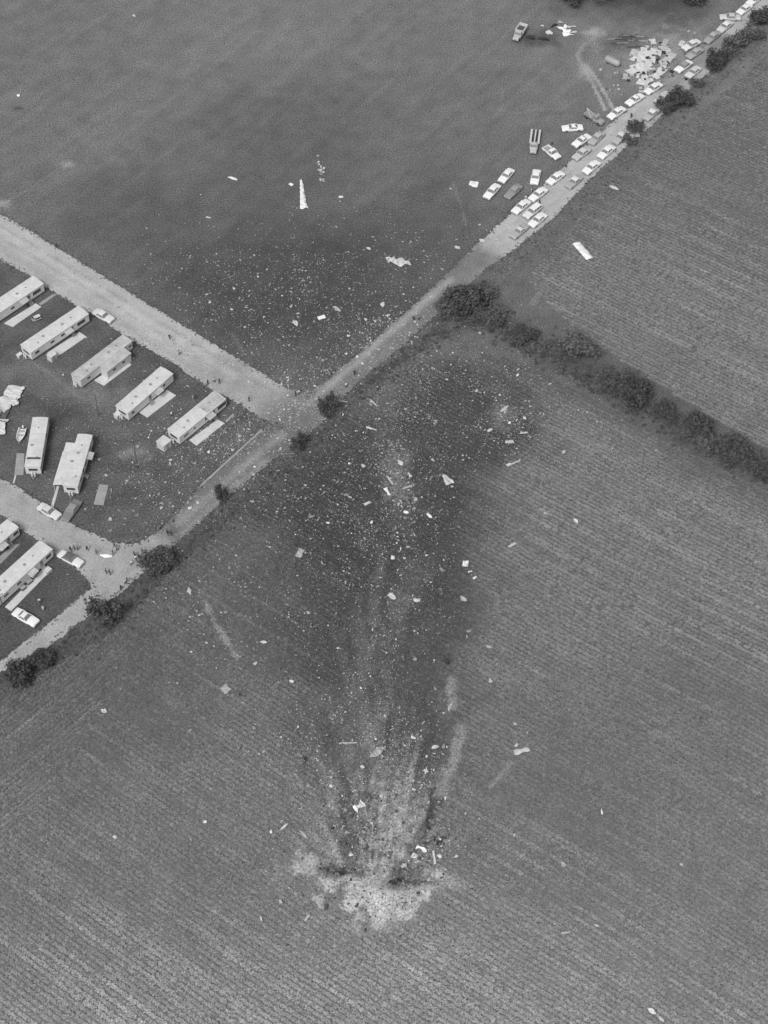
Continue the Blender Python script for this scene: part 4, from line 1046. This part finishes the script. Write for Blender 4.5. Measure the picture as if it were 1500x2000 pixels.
for i, (px, py, c, label) in enumerate(PEOPLE):
    p = G(px, py, .9); z = float(ground_z(np.array([p.x]), np.array([p.y]))[0])
    inroad = any(bool(in_poly(np.array([p.x]), np.array([p.y]), gp(r))[0]) for r in (ROAD_A, ROAD_B, ROAD_C, ROAD_D))
    e = obj('person', BODY[('stand','walk','lean')[i % 3], c], loc=(p.x, p.y, z+(.035 if inroad else 0)), rz=rng.uniform(0, 6.28))
    e.scale = (1.0, 1.0, rng.uniform(.96, 1.05))
    obj('hair', HAIR, e); tag(e, label, 'person', 'onlookers and searchers')

# ================================================================== WRECKAGE
def px2m(py): return 4322/(9.0*(py+3322))
def at_ground(px, py):
    p = G(px, py); z = float(ground_z(np.array([p.x]), np.array([p.y]))[0])
    if in_poly(np.array([p.x]), np.array([p.y]), FIELD_LOW)[0] or in_poly(np.array([p.x]), np.array([p.y]), FIELD_UP)[0]:
        z += .42*(1-float(bare(np.array([p.x]), np.array([p.y]))[0]))
    return p.x, p.y, z
lens = lambda u: max(.15, math.sin(math.pi*min(max(u,.04),.96))**.6)
taper = lambda u: .35+.65*u
chev = lambda u: .6+.8*abs(u-.5)
def wreck(px, py, Lm, Wm, dx, dy, m, label, prof=None, jag=.16, bend=.25, arc=0, extra=0, name='aircraft_wreckage', nw=3):
    x, y, z = at_ground(px, py); seed = int(px*7+py*13)
    me = sheet(Lm, Wm, seed, jag, bend, .07, max(4, int(Lm/.6)), nw, m, 'panel', arc, prof)
    e = obj(name, me if not extra else None, loc=(x, y, z+.02), rz=heading(px, py, dx, dy))
    if extra:
        obj('skin', me, e); r = random.Random(seed+1)
        for k in range(extra):
            u = (k+.5)/extra-.5; b = MB(); b.box((0,0,0), (.12, Wm*r.uniform(.7, 1.05), .16)); obj('rib', b.mesh('rib', M_ALUG), e, (u*Lm, r.uniform(-.1, .1), .16+arc*.6+bend*.5), r.uniform(-.1, .1))
    tag(e, label, 'wreckage', 'pieces of aircraft wreckage'); return e
WRECKS = [
 (591,381,11.0,1.9,3,28,M_ALUW,'long white tapering strip of wreckage standing out on the dark pasture',taper,.2,.25,.35,0),
 (778,514,6.0,2.2,24,5,M_ALU,'largest crumpled white piece on the pasture beside the dirt road',lens,.28,.9,.9,5),
 (1138,493,6.6,1.9,16,18,M_ALUW,'straight white wing-like panel lying in the upper right field',None,.06,.15,.2,0),
 (925,360,2.4,1.9,10,2,M_ALUW,'white panel alone on the pasture left of the parked cars',None,.2,.2,.1,0),
 (1199,370,2.6,1.2,10,5,M_ALU,'small pale panel at the top edge of the upper right field',lens,.2,.2,.1,0),
 (455,349,2.6,.8,10,3,M_ALUW,'small white sliver alone on the upper left pasture',lens,.2,.15,.1,0),
 (628,620,1.9,1.1,10,-3,M_ALUW,'neat white rectangular panel in the middle of the strewn pasture',None,.08,.1,0,0),
 (747,595,1.5,1.2,3,8,M_ALU,'rounded pale panel on the pasture near the dirt road',lens,.25,.3,0,0),
 (577,632,1.9,1.3,6,8,M_ALU,'ragged pale clump on the strewn pasture left of the rectangular panel',lens,.4,.4,0,0),
 (658,604,2.2,1.0,8,4,M_ALUG,'dull ragged piece just above the rectangular panel',lens,.4,.3,0,0),
 (666,385,1.1,.6,6,0,M_ALUW,'tiny white fragment right of the long tapering strip',None,.1,.1,0,0),
 (568,361,1.1,.9,6,4,M_ALUW,'tiny white fragment left of the long tapering strip',None,.3,.2,0,0),
 (407,425,1.2,.5,6,1,M_ALU,'small pale sliver at the upper left of the strewn pasture',None,.1,.1,0,0),
 (36,187,1.0,.9,4,6,M_ALUW,'small white piece alone near the left edge of the pasture',lens,.2,.3,0,0),
 (262,31,1.2,.9,4,3,M_ALU,'small pale piece near the top left of the pasture',lens,.3,.2,0,0),
 (893,484,1.5,1.0,5,2,M_ALU,'pale fragment on the pasture left of the bright road end',lens,.3,.2,0,0),
 (941,471,1.6,1.4,5,3,M_ALU,'pale lump at the end of the bright road section',lens,.2,.4,0,0),
 (720,486,1.3,.7,5,2,M_ALU,'small pale scrap left of the largest crumpled piece',lens,.3,.2,0,0),
 (872,940,3.0,2.0,10,12,M_ALU,'large torn pale panel in the dark crop right of the track',taper,.32,.35,.1,0),
 (757,962,2.2,.7,8,13,M_ALUW,'bright white forked piece in the upper crash track',chev,.35,.3,0,0),
 (793,1003,1.2,.8,8,2,M_ALUW,'bright white oval piece below the forked one',lens,.15,.2,0,0),
 (838,1010,1.6,.8,8,6,M_ALUW,'bright white bent piece right of the oval one',lens,.25,.3,0,0),
 (909,1104,1.2,1.6,8,1,M_ALUW,'brightest white block-shaped piece at the right of the track',None,.12,.3,0,0),
 (918,1119,.9,.3,7,-2,M_ALUW,'tiny white sliver below the brightest block',None,.1,.1,0,0),
 (927,1131,.9,.5,6,-4,M_ALUW,'small white piece below the tiny sliver',None,.2,.1,0,0),
 (1124,1020,1.5,.7,7,8,M_ALUW,'bright white curved piece alone in the right field',lens,.25,.2,0,0),
 (1003,908,3.2,.6,14,-5,M_ALU,'pale bent strip at the right edge of the dark crop',chev,.25,.3,0,0),
 (995,866,1.9,.8,10,-1,M_ALU,'small pale panel above the bent strip',None,.15,.2,0,0),
 (957,843,1.4,.8,8,-3,M_ALU,'pale panel at the upper right of the dark crop',lens,.2,.2,0,0),
 (1023,848,1.8,.4,8,-1,M_ALU,'thin pale strip at the upper right edge of the scatter',None,.2,.1,0,0),
 (1101,885,.9,.6,4,-5,M_ALU,'small pale piece beyond the right edge of the scatter',None,.1,.1,0,0),
 (1000,1067,1.9,.6,10,-6,M_ALU,'pale bar-shaped piece in the right field below the bent strip',None,.1,.15,0,0),
 (985,800,2.6,.8,9,-8,M_ALU,'ragged pale strip on trampled crop near the hedge',lens,.4,.3,0,0),
 (765,1168,2.0,1.2,8,5,M_ALU,'pale rounded panel in the middle of the crash track',lens,.2,.25,0,0),
 (812,1175,1.3,.9,4,4,M_ALU,'small pale piece right of the rounded mid-track panel',lens,.25,.2,0,0),
 (586,1083,2.2,1.4,6,-12,M_ALUG,'dull grey panel in the crop left of the track',None,.2,.25,0,0),
 (370,1157,1.9,.9,5,12,M_ALU,'pale panel at the left edge of the scatter near the verge',lens,.3,.2,0,0),
 (515,1257,1.5,.6,10,1,M_ALU,'small pale strip in the left crop below the dull panel',lens,.15,.15,0,0),
 (441,1348,1.8,1.7,6,6,M_ALUG,'square pale panel in the crop beside two people',None,.12,.2,0,0),
 (203,1391,1.3,.9,8,4,M_ALU,'pale heart-shaped scrap alone in the left crop',lens,.3,.2,0,0),
 (225,1637,.9,.7,5,2,M_ALU,'pale scrap alone in the lower left crop',lens,.2,.2,0,0),
 (955,1266,1.4,.6,10,3,M_ALUG,'dull sliver right of the mid crash track',lens,.2,.15,0,0),
 (957,1331,1.0,.8,2,7,M_ALU,'small wedge-shaped pale scrap right of the track',taper,.15,.2,0,0),
 (1019,1469,3.0,1.1,14,-4,M_ALU,'pitted pale panel lying right of the lower track',None,.2,.35,.1,0),
 (1009,1458,.9,.7,4,-4,M_ALU,'small piece touching the upper side of the pitted panel',None,.2,.2,0,0),
 (850,1462,1.5,.9,10,-3,M_ALU,'white rounded block at the right edge of the lower track',lens,.15,.3,0,0),
 (832,1508,1.0,.8,6,2,M_ALU,'small white piece below the rounded block',lens,.25,.3,0,0),
 (680,1453,3.6,.35,20,-1,M_ALUG,'straight pale bar lying across the lower track',None,.08,.1,0,0),
 (738,1471,3.4,1.6,16,-10,M_ALUG,'crumpled dull panel with ribs in the lower track',lens,.3,.5,.2,4),
 (708,1500,.9,.7,6,2,M_ALU,'round pale piece below the crumpled ribbed panel',lens,.1,.3,0,0),
 (701,1576,2.0,1.4,8,-6,M_ALUW,'bright cluster of folded metal above the crater',chev,.5,.8,0,2),
 (745,1555,.9,.9,4,4,M_ALU,'pale lump right of the pair in the middle of the track',lens,.2,.5,0,0),
 (823,1660,1.9,1.0,9,3,M_ALUW,'bright white jagged piece at the upper right of the crater',chev,.45,.6,0,0),
 (810,1671,1.4,1.0,7,-2,M_ALU,'pale rounded piece just left of the jagged one by the crater',lens,.2,.4,0,0),
 (848,1677,2.8,.45,3,26,M_ALU,'narrow pale upright strip right of the crater',None,.15,.2,0,0),
 (555,1617,2.0,.5,12,-10,M_ALU,'slim pale strip in the crop left of the crater',lens,.1,.1,0,0),
 (592,1630,2.3,.6,12,14,M_ALUG,'slim dull strip beside the left one near the crater',lens,.1,.1,0,0),
 (600,1795,1.4,.4,8,-10,M_ALU,'small pale bar in the crop below the crater',None,.05,.1,0,0),
 (548,1763,.7,.5,2,6,M_ALU,'tiny pale scrap in the crop lower left of the crater',None,.2,.1,0,0),
 (510,1796,.9,.35,2,9,M_ALU,'tiny upright pale strip at the far lower left of the crater',None,.1,.1,0,0),
 (891,1675,.9,.5,8,-2,M_ALU,'small pale scrap right of the upright strip by the crater',lens,.2,.1,0,0),
 (1099,1691,1.2,.9,5,7,M_ALUG,'dull scrap in the lower right field',lens,.3,.2,0,0),
 (1175,1588,1.3,.35,2,14,M_ALUW,'white upright sliver alone in the lower right field',lens,.15,.1,0,0),
 (1165,1810,.9,.5,8,3,M_ALU,'small pale scrap at lower right near the bottom',lens,.2,.1,0,0),
 (1104,1824,1.4,.3,12,-1,M_ALU,'thin pale strip at the bottom right',None,.1,.1,0,0),
 (1273,1977,1.5,.9,8,6,M_ALUW,'white scrap at the bottom edge right of centre',lens,.2,.2,0,0),
 (1291,1993,1.2,.7,6,6,M_ALU,'pale scrap touching the bottom edge right of centre',lens,.2,.2,0,0),
 (1330,1691,.7,.4,5,2,M_ALU,'tiny pale scrap at far lower right',lens,.2,.1,0,0),
 (208,1086,2.6,.9,22,2,M_ALUW,'white curved panel being carried at the court junction',lens,.08,.1,.3,0),
 (783,1718,1.8,.9,8,6,M_DARK,'charred lump in the crater beside pale scrap',lens,.5,.8,0,0),
 (765,1728,1.6,.9,10,4,M_DARK,'charred tangle at the centre of the crater',lens,.5,.8,0,0),
 (652,1617,1.4,.5,10,-6,M_DARK,'charred sliver left of the track above the crater',lens,.3,.4,0,0),
 (790,1690,1.8,1.0,8,8,M_ALUG,'dull twisted metal at the upper rim of the crater',lens,.5,.9,0,0),
 (826,1744,.8,.5,5,8,M_ALU,'small pale block on the bare earth of the crater',None,.1,.2,0,0),
 (1103,62,4.4,2.6,10,14,M_ALUW,'star-shaped white wreckage in the burnt patch at the top',chev,.6,.8,0,0),
 (1113,53,3.4,.6,18,-2,M_ALU,'white bar right of the star-shaped wreckage',None,.1,.2,0,0),
 (1117,64,3.0,.5,14,-3,M_ALU,'second white bar below the one by the star-shaped wreckage',None,.1,.2,0,0),
 (1072,65,2.4,1.4,12,4,M_ALU,'pale crumpled piece left of the star-shaped wreckage',lens,.4,.5,0,0),
 (1059,51,1.0,.8,5,2,M_ALU,'small pale lump in the burnt patch near the dump truck',lens,.3,.3,0,0),
 (1095,44,1.6,1.0,6,2,M_ALUG,'dull scrap above the star-shaped wreckage',lens,.3,.3,0,0),
 (762,940,2.6,.35,12,18,M_ALU,'thin pale spar in the upper crash track above the forked piece',None,.1,.15,0,0),
 (782,905,1.6,1.0,5,6,M_ALU,'pale ragged patch of metal at the head of the crash track',lens,.4,.3,0,0),
 (800,930,1.4,.7,4,8,M_ALU,'pale triangular scrap beside the thin spar',taper,.2,.2,0,0),
 (718,986,1.6,.6,12,-5,M_ALU,'pale strip left of the bright forked piece',None,.15,.15,0,0),
 (812,978,1.1,.9,3,6,M_ALUG,'dull rounded piece right of the bright forked one',lens,.2,.2,0,0),
 (796,953,2.4,.4,14,-4,M_ALUG,'dull bar lying across the upper crash track',None,.12,.15,0,0),
 (725,840,2.4,.4,12,4,M_ALU,'curved pale strip in the crop below the corner shrub',None,.2,.2,0,0),
 (668,784,2.6,.35,18,3,M_ALU,'thin pale strip beside the corner shrub at the junction',None,.1,.15,0,0),
 (730,790,2.6,.3,10,10,M_ALU,'thin bent spar in the crop right of the corner shrub',None,.15,.15,0,0),
 (880,1380,2.2,.8,8,-14,M_ALUG,'dull panel on the pale streak right of the track',lens,.3,.2,0,0),
 (1064,1005,.7,.5,4,2,M_ALU,'small pale scrap in the right field left of the bright curved piece',lens,.2,.1,0,0),
 (905,1172,1.8,1.2,6,5,M_ALUG,'dull twisted piece in the crop below the brightest block',lens,.4,.4,0,0),
 (1036,76,2.6,1.2,12,4,M_DARK,'charred wreck lump right of the dump truck',lens,.5,.9,0,0),
 (1062,78,3.0,1.0,14,2,M_DARK,'long charred piece at the foot of the burnt patch',lens,.5,.8,0,0),
 (1082,52,2.2,1.0,10,-3,M_DARK,'charred piece just left of the star-shaped wreckage',lens,.5,.9,0,0),
 (872,1295,1.6,.9,8,6,M_DARK,'dark twisted piece in the crop right of the track',lens,.4,.5,0,0),
]
for w in WRECKS: wreck(*w[:7], w[7], prof=w[8], jag=w[9], bend=w[10], arc=w[11], extra=w[12])
# heap of broken pieces on the pasture
x, y, z = at_ground(626, 335); e = obj('wreckage_heap', None, loc=(x, y, 0)); tag(e, 'heap of small broken white pieces above the long tapering strip', 'wreckage')
for k in range(26):
    v = rng.gauss(0, 1)*2.6; obj('fragment', sheet(rng.uniform(.3,.9), rng.uniform(.2,.5), 900+k, .3, .3, .05, 3, 2, M_ALU if k % 3 else M_ALUG, 'fragment'), e, (rng.gauss(0,.45)-v*.12, v, .05), rng.uniform(0, 6.28))
# demolished house: broken pale floor slabs, timbers and a tank
p = G(1272, 130); e = obj('demolished_house', None, loc=(p.x, p.y, 0), rz=heading(1272, 130, 60, -48)); tag(e, 'demolished house of broken white slabs and rubble beside the car line', 'ruin')
for k, (dx, dy, l, w, a, m) in enumerate([(3,3.5,8,5.5,.1,M_ROOF),(-3.5,1.5,6,4.5,-.1,M_ROOF),(-6,-2.2,5,3.6,.2,M_ROOF),(5.5,-1.6,6.5,2.4,.05,M_ROOF2),(-.5,-3.4,6.5,2.2,.1,M_ROOF),(8.6,1.5,3.6,2,1.2,M_ROOF2),(1.5,6.8,3.4,2.0,.4,M_ROOF2),(-9.4,-4.8,3.6,2.4,.3,M_ROOF2),(11,3.2,3,1.6,.3,M_ALUG),(9,6,2.4,1.6,.9,M_ALU),(-8.5,2.6,2.6,1.4,.5,M_ALUG),(13.5,-.5,2.6,1.4,.2,M_ALU)]):
    obj('broken_slab', sheet(l, w, 500+k, .2, .22, .12, 8, 5, m, 'broken_slab'), e, (dx, dy, .06+.015*k), a)
for k in range(90):
    b = MB(); b.box((0,0,.15), (rng.uniform(.3,1.3), rng.uniform(.4,1.0), .3), 0, .8); obj('rubble', b.mesh('rubble', rng.choice([M_DARK, M_SKIRT, M_CONC2, M_ROOF2])), e, (rng.gauss(0,7), rng.gauss(0,4.2), .18), rng.uniform(0,6))
x, y, z = at_ground(1196, 125); e = obj('fuel_tank', None, loc=(x, y, 0), rz=heading(1196, 125, 30, 14)); tag(e, 'grey oblong tank lying on the grass left of the demolished house', 'tank')
b = MB(); n = 14; b.loft([[(xx, math.cos(2*math.pi*k/n)*r, 1.0+math.sin(2*math.pi*k/n)*r) for k in range(n)] for xx, r in ((-2.4,.3),(-2.1,.8),(-1.8,.95),(1.8,.95),(2.1,.8),(2.4,.3))]); obj('shell', b.mesh('shell', paint(.36), True), e)
for xx in (-1.3, 1.3):
    b = MB(); b.box((xx,0,.2), (.3,1.6,.4)); obj('cradle', b.mesh('cradle', M_DARKTRIM), e)
b = MB(); b.tube((0,0,1.9), (0,0,2.2), .2); obj('filler_cap', b.mesh('filler_cap', M_CONC2), e)
x, y, z = at_ground(1225, 84); e = obj('timber_stack', None, loc=(x, y, 0), rz=heading(1225, 84, 60, 3)); tag(e, 'dark scattered timbers on the grass above the demolished house', 'timber')
for k in range(14):
    b = MB(); b.box((0,0,0), (rng.uniform(3,6), .22, .2)); obj('timber', b.mesh('timber', M_WOOD if k % 3 else M_CONC2), e, (rng.gauss(0,3), rng.gauss(0,2.2), .12+.02*k), rng.gauss(0,.18))
# yard things on the court lawns
def junk(name, px, py, parts, label, cat, ang=.6):
    x, y, z = at_ground(px, py); e = obj(name, None, loc=(x, y, 0), rz=ang); tag(e, label, cat)
    for nm, c, s, m in parts:
        b = MB(); b.box(c, s, 0, .96); obj(nm, b.mesh(nm, m), e)
junk('garden_table', 73, 622, [('tabletop',(0,0,.75),(1.6,.9,.07),M_CONC),('leg',(-.6,-.3,.36),(.09,.09,.7),M_CONC2),('leg',(.6,-.3,.36),(.09,.09,.7),M_CONC2),('leg',(-.6,.3,.36),(.09,.09,.7),M_CONC2),('leg',(.6,.3,.36),(.09,.09,.7),M_CONC2),('bench',(0,-.8,.42),(1.6,.3,.06),M_CONC2),('bench',(0,.8,.42),(1.6,.3,.06),M_DARKTRIM)], 'garden table with benches on the lawn between the first two homes', 'table')
junk('lawn_chair', 66, 628, [('seat',(0,0,.4),(.6,.6,.06),M_CONC),('backrest',(-.3,0,.75),(.06,.6,.6),M_CONC),('leg',(.25,.25,.2),(.05,.05,.36),M_CONC2),('leg',(.25,-.25,.2),(.05,.05,.36),M_CONC2)], 'pale lawn chair beside the garden table', 'chair')
for k, (px, py, w, label) in enumerate([(58,1139,1.3,'dark box on the long lower left patio nearest the home end'),(67,1128,1.2,'dark box on the long lower left patio beside the steps'),(46,1151,1.1,'small dark box in the middle of the long lower left patio')]):
    junk('patio_box', px, py, [('box',(0,0,.4),(w,.8,.75),M_GLASS),('lid',(0,0,.81),(w+.1,.9,.06),M_CONC2)], label, 'box', HD)

# ---- strewn scraps
SCRAPS = []
for k in range(14):
    r = random.Random(1200+k); n = r.choice((5, 6, 7)); b = MB()
    a = [2*math.pi*(i+r.uniform(-.3,.3))/n for i in range(n)]; rr = [r.uniform(.55, 1.1) for _ in a]; st = r.uniform(.5, 1) if k % 2 else r.uniform(.14, .4)
    top = [(math.cos(t)*q, math.sin(t)*q*st, .12+r.uniform(0,.35)) for t, q in zip(a, rr)]
    b.add(top+[(x, y, z-.12) for x, y, z in top]+[(0,0,.42)], [(i,(i+1)%n,2*n) for i in range(n)]+[tuple(range(2*n-1,n-1,-1))]+[(n+i,n+(i+1)%n,(i+1)%n,i) for i in range(n)])
    SCRAPS.append(b)
M_S0 = mat('scrap_white', .70, .6, .1, .3); M_S1 = mat('scrap_pale', .50, .7, .2, .3); M_S2 = mat('scrap_grey', .32, .8, .25, .3); M_S3 = mat('soil_clod', .09, .95, .3, .3)
SC_ME = [(b.mesh('scrap', M_S0), b.mesh('scrap', M_S1), b.mesh('scrap', M_S2)) for b in SCRAPS]
#  px, py, sx, sy (m), angle, count, big, place
ZONES = [(600,600,26,19,0,620,60,'strewn pasture above the road junction'),(700,500,26,14,0,230,20,'pasture beside the largest crumpled piece'),(430,560,22,12,-32,200,10,'pasture along the wide gravel road'),
         (720,670,17,5,40,420,16,'verge of the dirt road above the junction'),(590,800,12,8,0,330,14,'gravel of the road junction'),(430,720,22,6,-32,260,12,'wide gravel road before the junction'),
         (360,900,20,11,20,430,40,'lawn below the home nearest the junction'),(450,850,9,7,0,180,14,'lawn corner by the kerb'),(180,830,24,14,0,140,12,'worn lawn among the homes'),(430,950,22,5,40,230,8,'darker dirt road below the junction'),
         (860,790,28,14,-15,620,30,'trampled crop between the corner shrub and the hedge'),(790,930,8,14,8,260,20,'head of the crash track'),(620,1000,22,16,30,380,14,'crop left of the upper crash track'),(760,1120,14,22,0,260,14,'middle of the crash track'),
         (720,1320,16,22,4,330,16,'crash track halfway to the crater'),(640,1500,12,14,0,330,14,'left side of the lower crash track'),(790,1560,8,18,-6,420,8,'pale right side of the lower crash track'),(730,1650,13,10,0,330,8,'churned earth above the crater'),
         (560,1150,28,16,30,220,8,'left crop beyond the track'),(980,830,8,9,0,120,8,'trampled crop near the hedge'),(430,1230,6,14,30,70,5,'pale scrape left of the crash track')]
for zi, (px, py, sx, sy, ang, n, big, place) in enumerate(ZONES):
    c = G(px, py); ca, sa = math.cos(R(ang)), math.sin(R(ang)); n = int(n*(6.5 if zi in (10,11,12,13,14,15,16,17) else 5.0))
    u = nrng.normal(0, sx*.72, n*3); v = nrng.normal(0, sy*.72, n*3); x = c.x+u*ca-v*sa; y = c.y+u*sa+v*ca
    cl = .30+.70*sstep(.38, .68, fbm(x, y, 4.5, 211+zi))                 # debris lies in clumps and streaks
    if zi >= 10: cl = cl*(.45+sstep(.35, .65, streak(x, y)))
    kp = nrng.random(n*3) < cl; x, y = x[kp][:n], y[kp][:n]; n = len(x)
    s = np.sort(.065+nrng.gamma(.9, .070, n))[::-1]; s = np.minimum(s, .6)
    f = in_poly(x, y, FIELD_LOW) | in_poly(x, y, FIELD_UP)
    z = ground_z(x, y)+np.where(f, .40*(1-bare(x, y)), .03); z = np.where(in_poly(x, y, gp(ROAD_A)) | in_poly(x, y, gp(ROAD_B)) | in_poly(x, y, gp(ROAD_C)), .05, z)
    vv, ff, mi, o = [], [], [], 0
    for i in range(n):
        k = rng.randrange(14); a = rng.uniform(0, 6.28); mk = rng.choices((0, 1, 2, 3), (.15, .38, .47, .35 if 14 <= zi <= 17 and i >= big else 0))[0]
        if i < big:
            ob = obj('wreckage_scrap', SC_ME[k][mk], loc=(x[i], y[i], z[i]), rz=a); ob.scale = (s[i]*1.15, s[i]*1.15, s[i])
            tag(ob, 'small pale scrap on the %s' % place, 'wreckage', 'small scraps on the %s' % place); continue
        ca2, sa2 = math.cos(a)*s[i], math.sin(a)*s[i]; b = SCRAPS[k]
        vv += [(x[i]+p[0]*ca2-p[1]*sa2, y[i]+p[0]*sa2+p[1]*ca2, z[i]+p[2]*s[i]) for p in b.v]; ff += [tuple(q+o for q in t) for t in b.f]; mi += [mk]*len(b.f); o += len(b.v)
    me = bpy.data.meshes.new('wreckage_litter'); me.from_pydata(vv, [], ff); me.update()
    for m in (M_S0, M_S1, M_S2, M_S3): me.materials.append(m)
    me.polygons.foreach_set('material_index', np.array(mi, np.int32))
    tag(obj('wreckage_litter', me), 'countless tiny pale fragments on the %s' % place, 'litter', kind='stuff')

# clods of earth thrown up round the crater
n = 650; c = G(735, 1690); x = c.x+nrng.normal(0, 8.5, n); y = c.y+nrng.normal(0, 6.5, n); z = ground_z(x, y); sz = .10+nrng.gamma(1.2, .08, n)
vv, ff, mi, o = [], [], [], 0
for i in range(n):
    b = MB(); a = rng.uniform(0, 6.28); b.box((0, 0, .35), (1.3, 1.0, .9), a, rng.uniform(.4, .8)); r = random.Random(i)
    vv += [(x[i]+p[0]*sz[i]*r.uniform(.7, 1.3), y[i]+p[1]*sz[i]*r.uniform(.7, 1.3), z[i]-.03+p[2]*sz[i]) for p in b.v]; ff += [tuple(q+o for q in t) for t in b.f]; o += 8; mi += [rng.choice((0, 0, 1))]*6
me = bpy.data.meshes.new('soil_clods'); me.from_pydata(vv, [], ff); me.update()
me.materials.append(M_S3); me.materials.append(mat('dry_soil_clod', .30, .95, .3, .3)); me.polygons.foreach_set('material_index', np.array(mi, np.int32))
tag(obj('soil_clods', me), 'clods of earth thrown up round the impact crater', 'soil', kind='stuff')

# the finest litter: grey specks lying almost continuously along the track and over the strewn pasture
for px, py, sx, sy, n, place in ((760,1000,15,34,3200,'upper half of the crash track'),(720,1390,12,26,3000,'lower half of the crash track'),(610,610,25,17,2600,'dark pasture above the junction'),(840,800,24,13,1800,'trampled crop below the hedge'),(380,890,19,10,1500,'court lawn near the junction'),(590,790,24,9,900,'gravel around the junction')):
    c = G(px, py); x = c.x+nrng.normal(0, sx*.72, n*2); y = c.y+nrng.normal(0, sy*.72, n*2)
    kp = nrng.random(n*2) < (.25+.75*sstep(.36, .66, fbm(x, y, 3.2, 241)))*.8; x, y = x[kp][:n], y[kp][:n]
    f = in_poly(x, y, FIELD_LOW); z = ground_z(x, y)+np.where(f, .42*(1-bare(x, y)), .06); sz = .06+nrng.gamma(1.0, .022, len(x))
    vv, ff, mi, o = [], [], [], 0
    for i in range(len(x)):
        b = SCRAPS[rng.randrange(14)]; a = rng.uniform(0, 6.28); ca, sa = math.cos(a)*sz[i], math.sin(a)*sz[i]
        vv += [(x[i]+p[0]*ca-p[1]*sa, y[i]+p[0]*sa+p[1]*ca, z[i]+p[2]*sz[i]) for p in b.v]; ff += [tuple(q+o for q in t) for t in b.f]; mi += [rng.choices((0, 1, 2), (.2, .45, .35))[0]]*len(b.f); o += len(b.v)
    me = bpy.data.meshes.new('fine_litter'); me.from_pydata(vv, [], ff); me.update()
    for m in (M_S0, M_S1, M_S2): me.materials.append(m)
    me.polygons.foreach_set('material_index', np.array(mi, np.int32))
    tag(obj('fine_litter', me), 'finest grey specks of litter on the %s' % place, 'litter', kind='stuff')
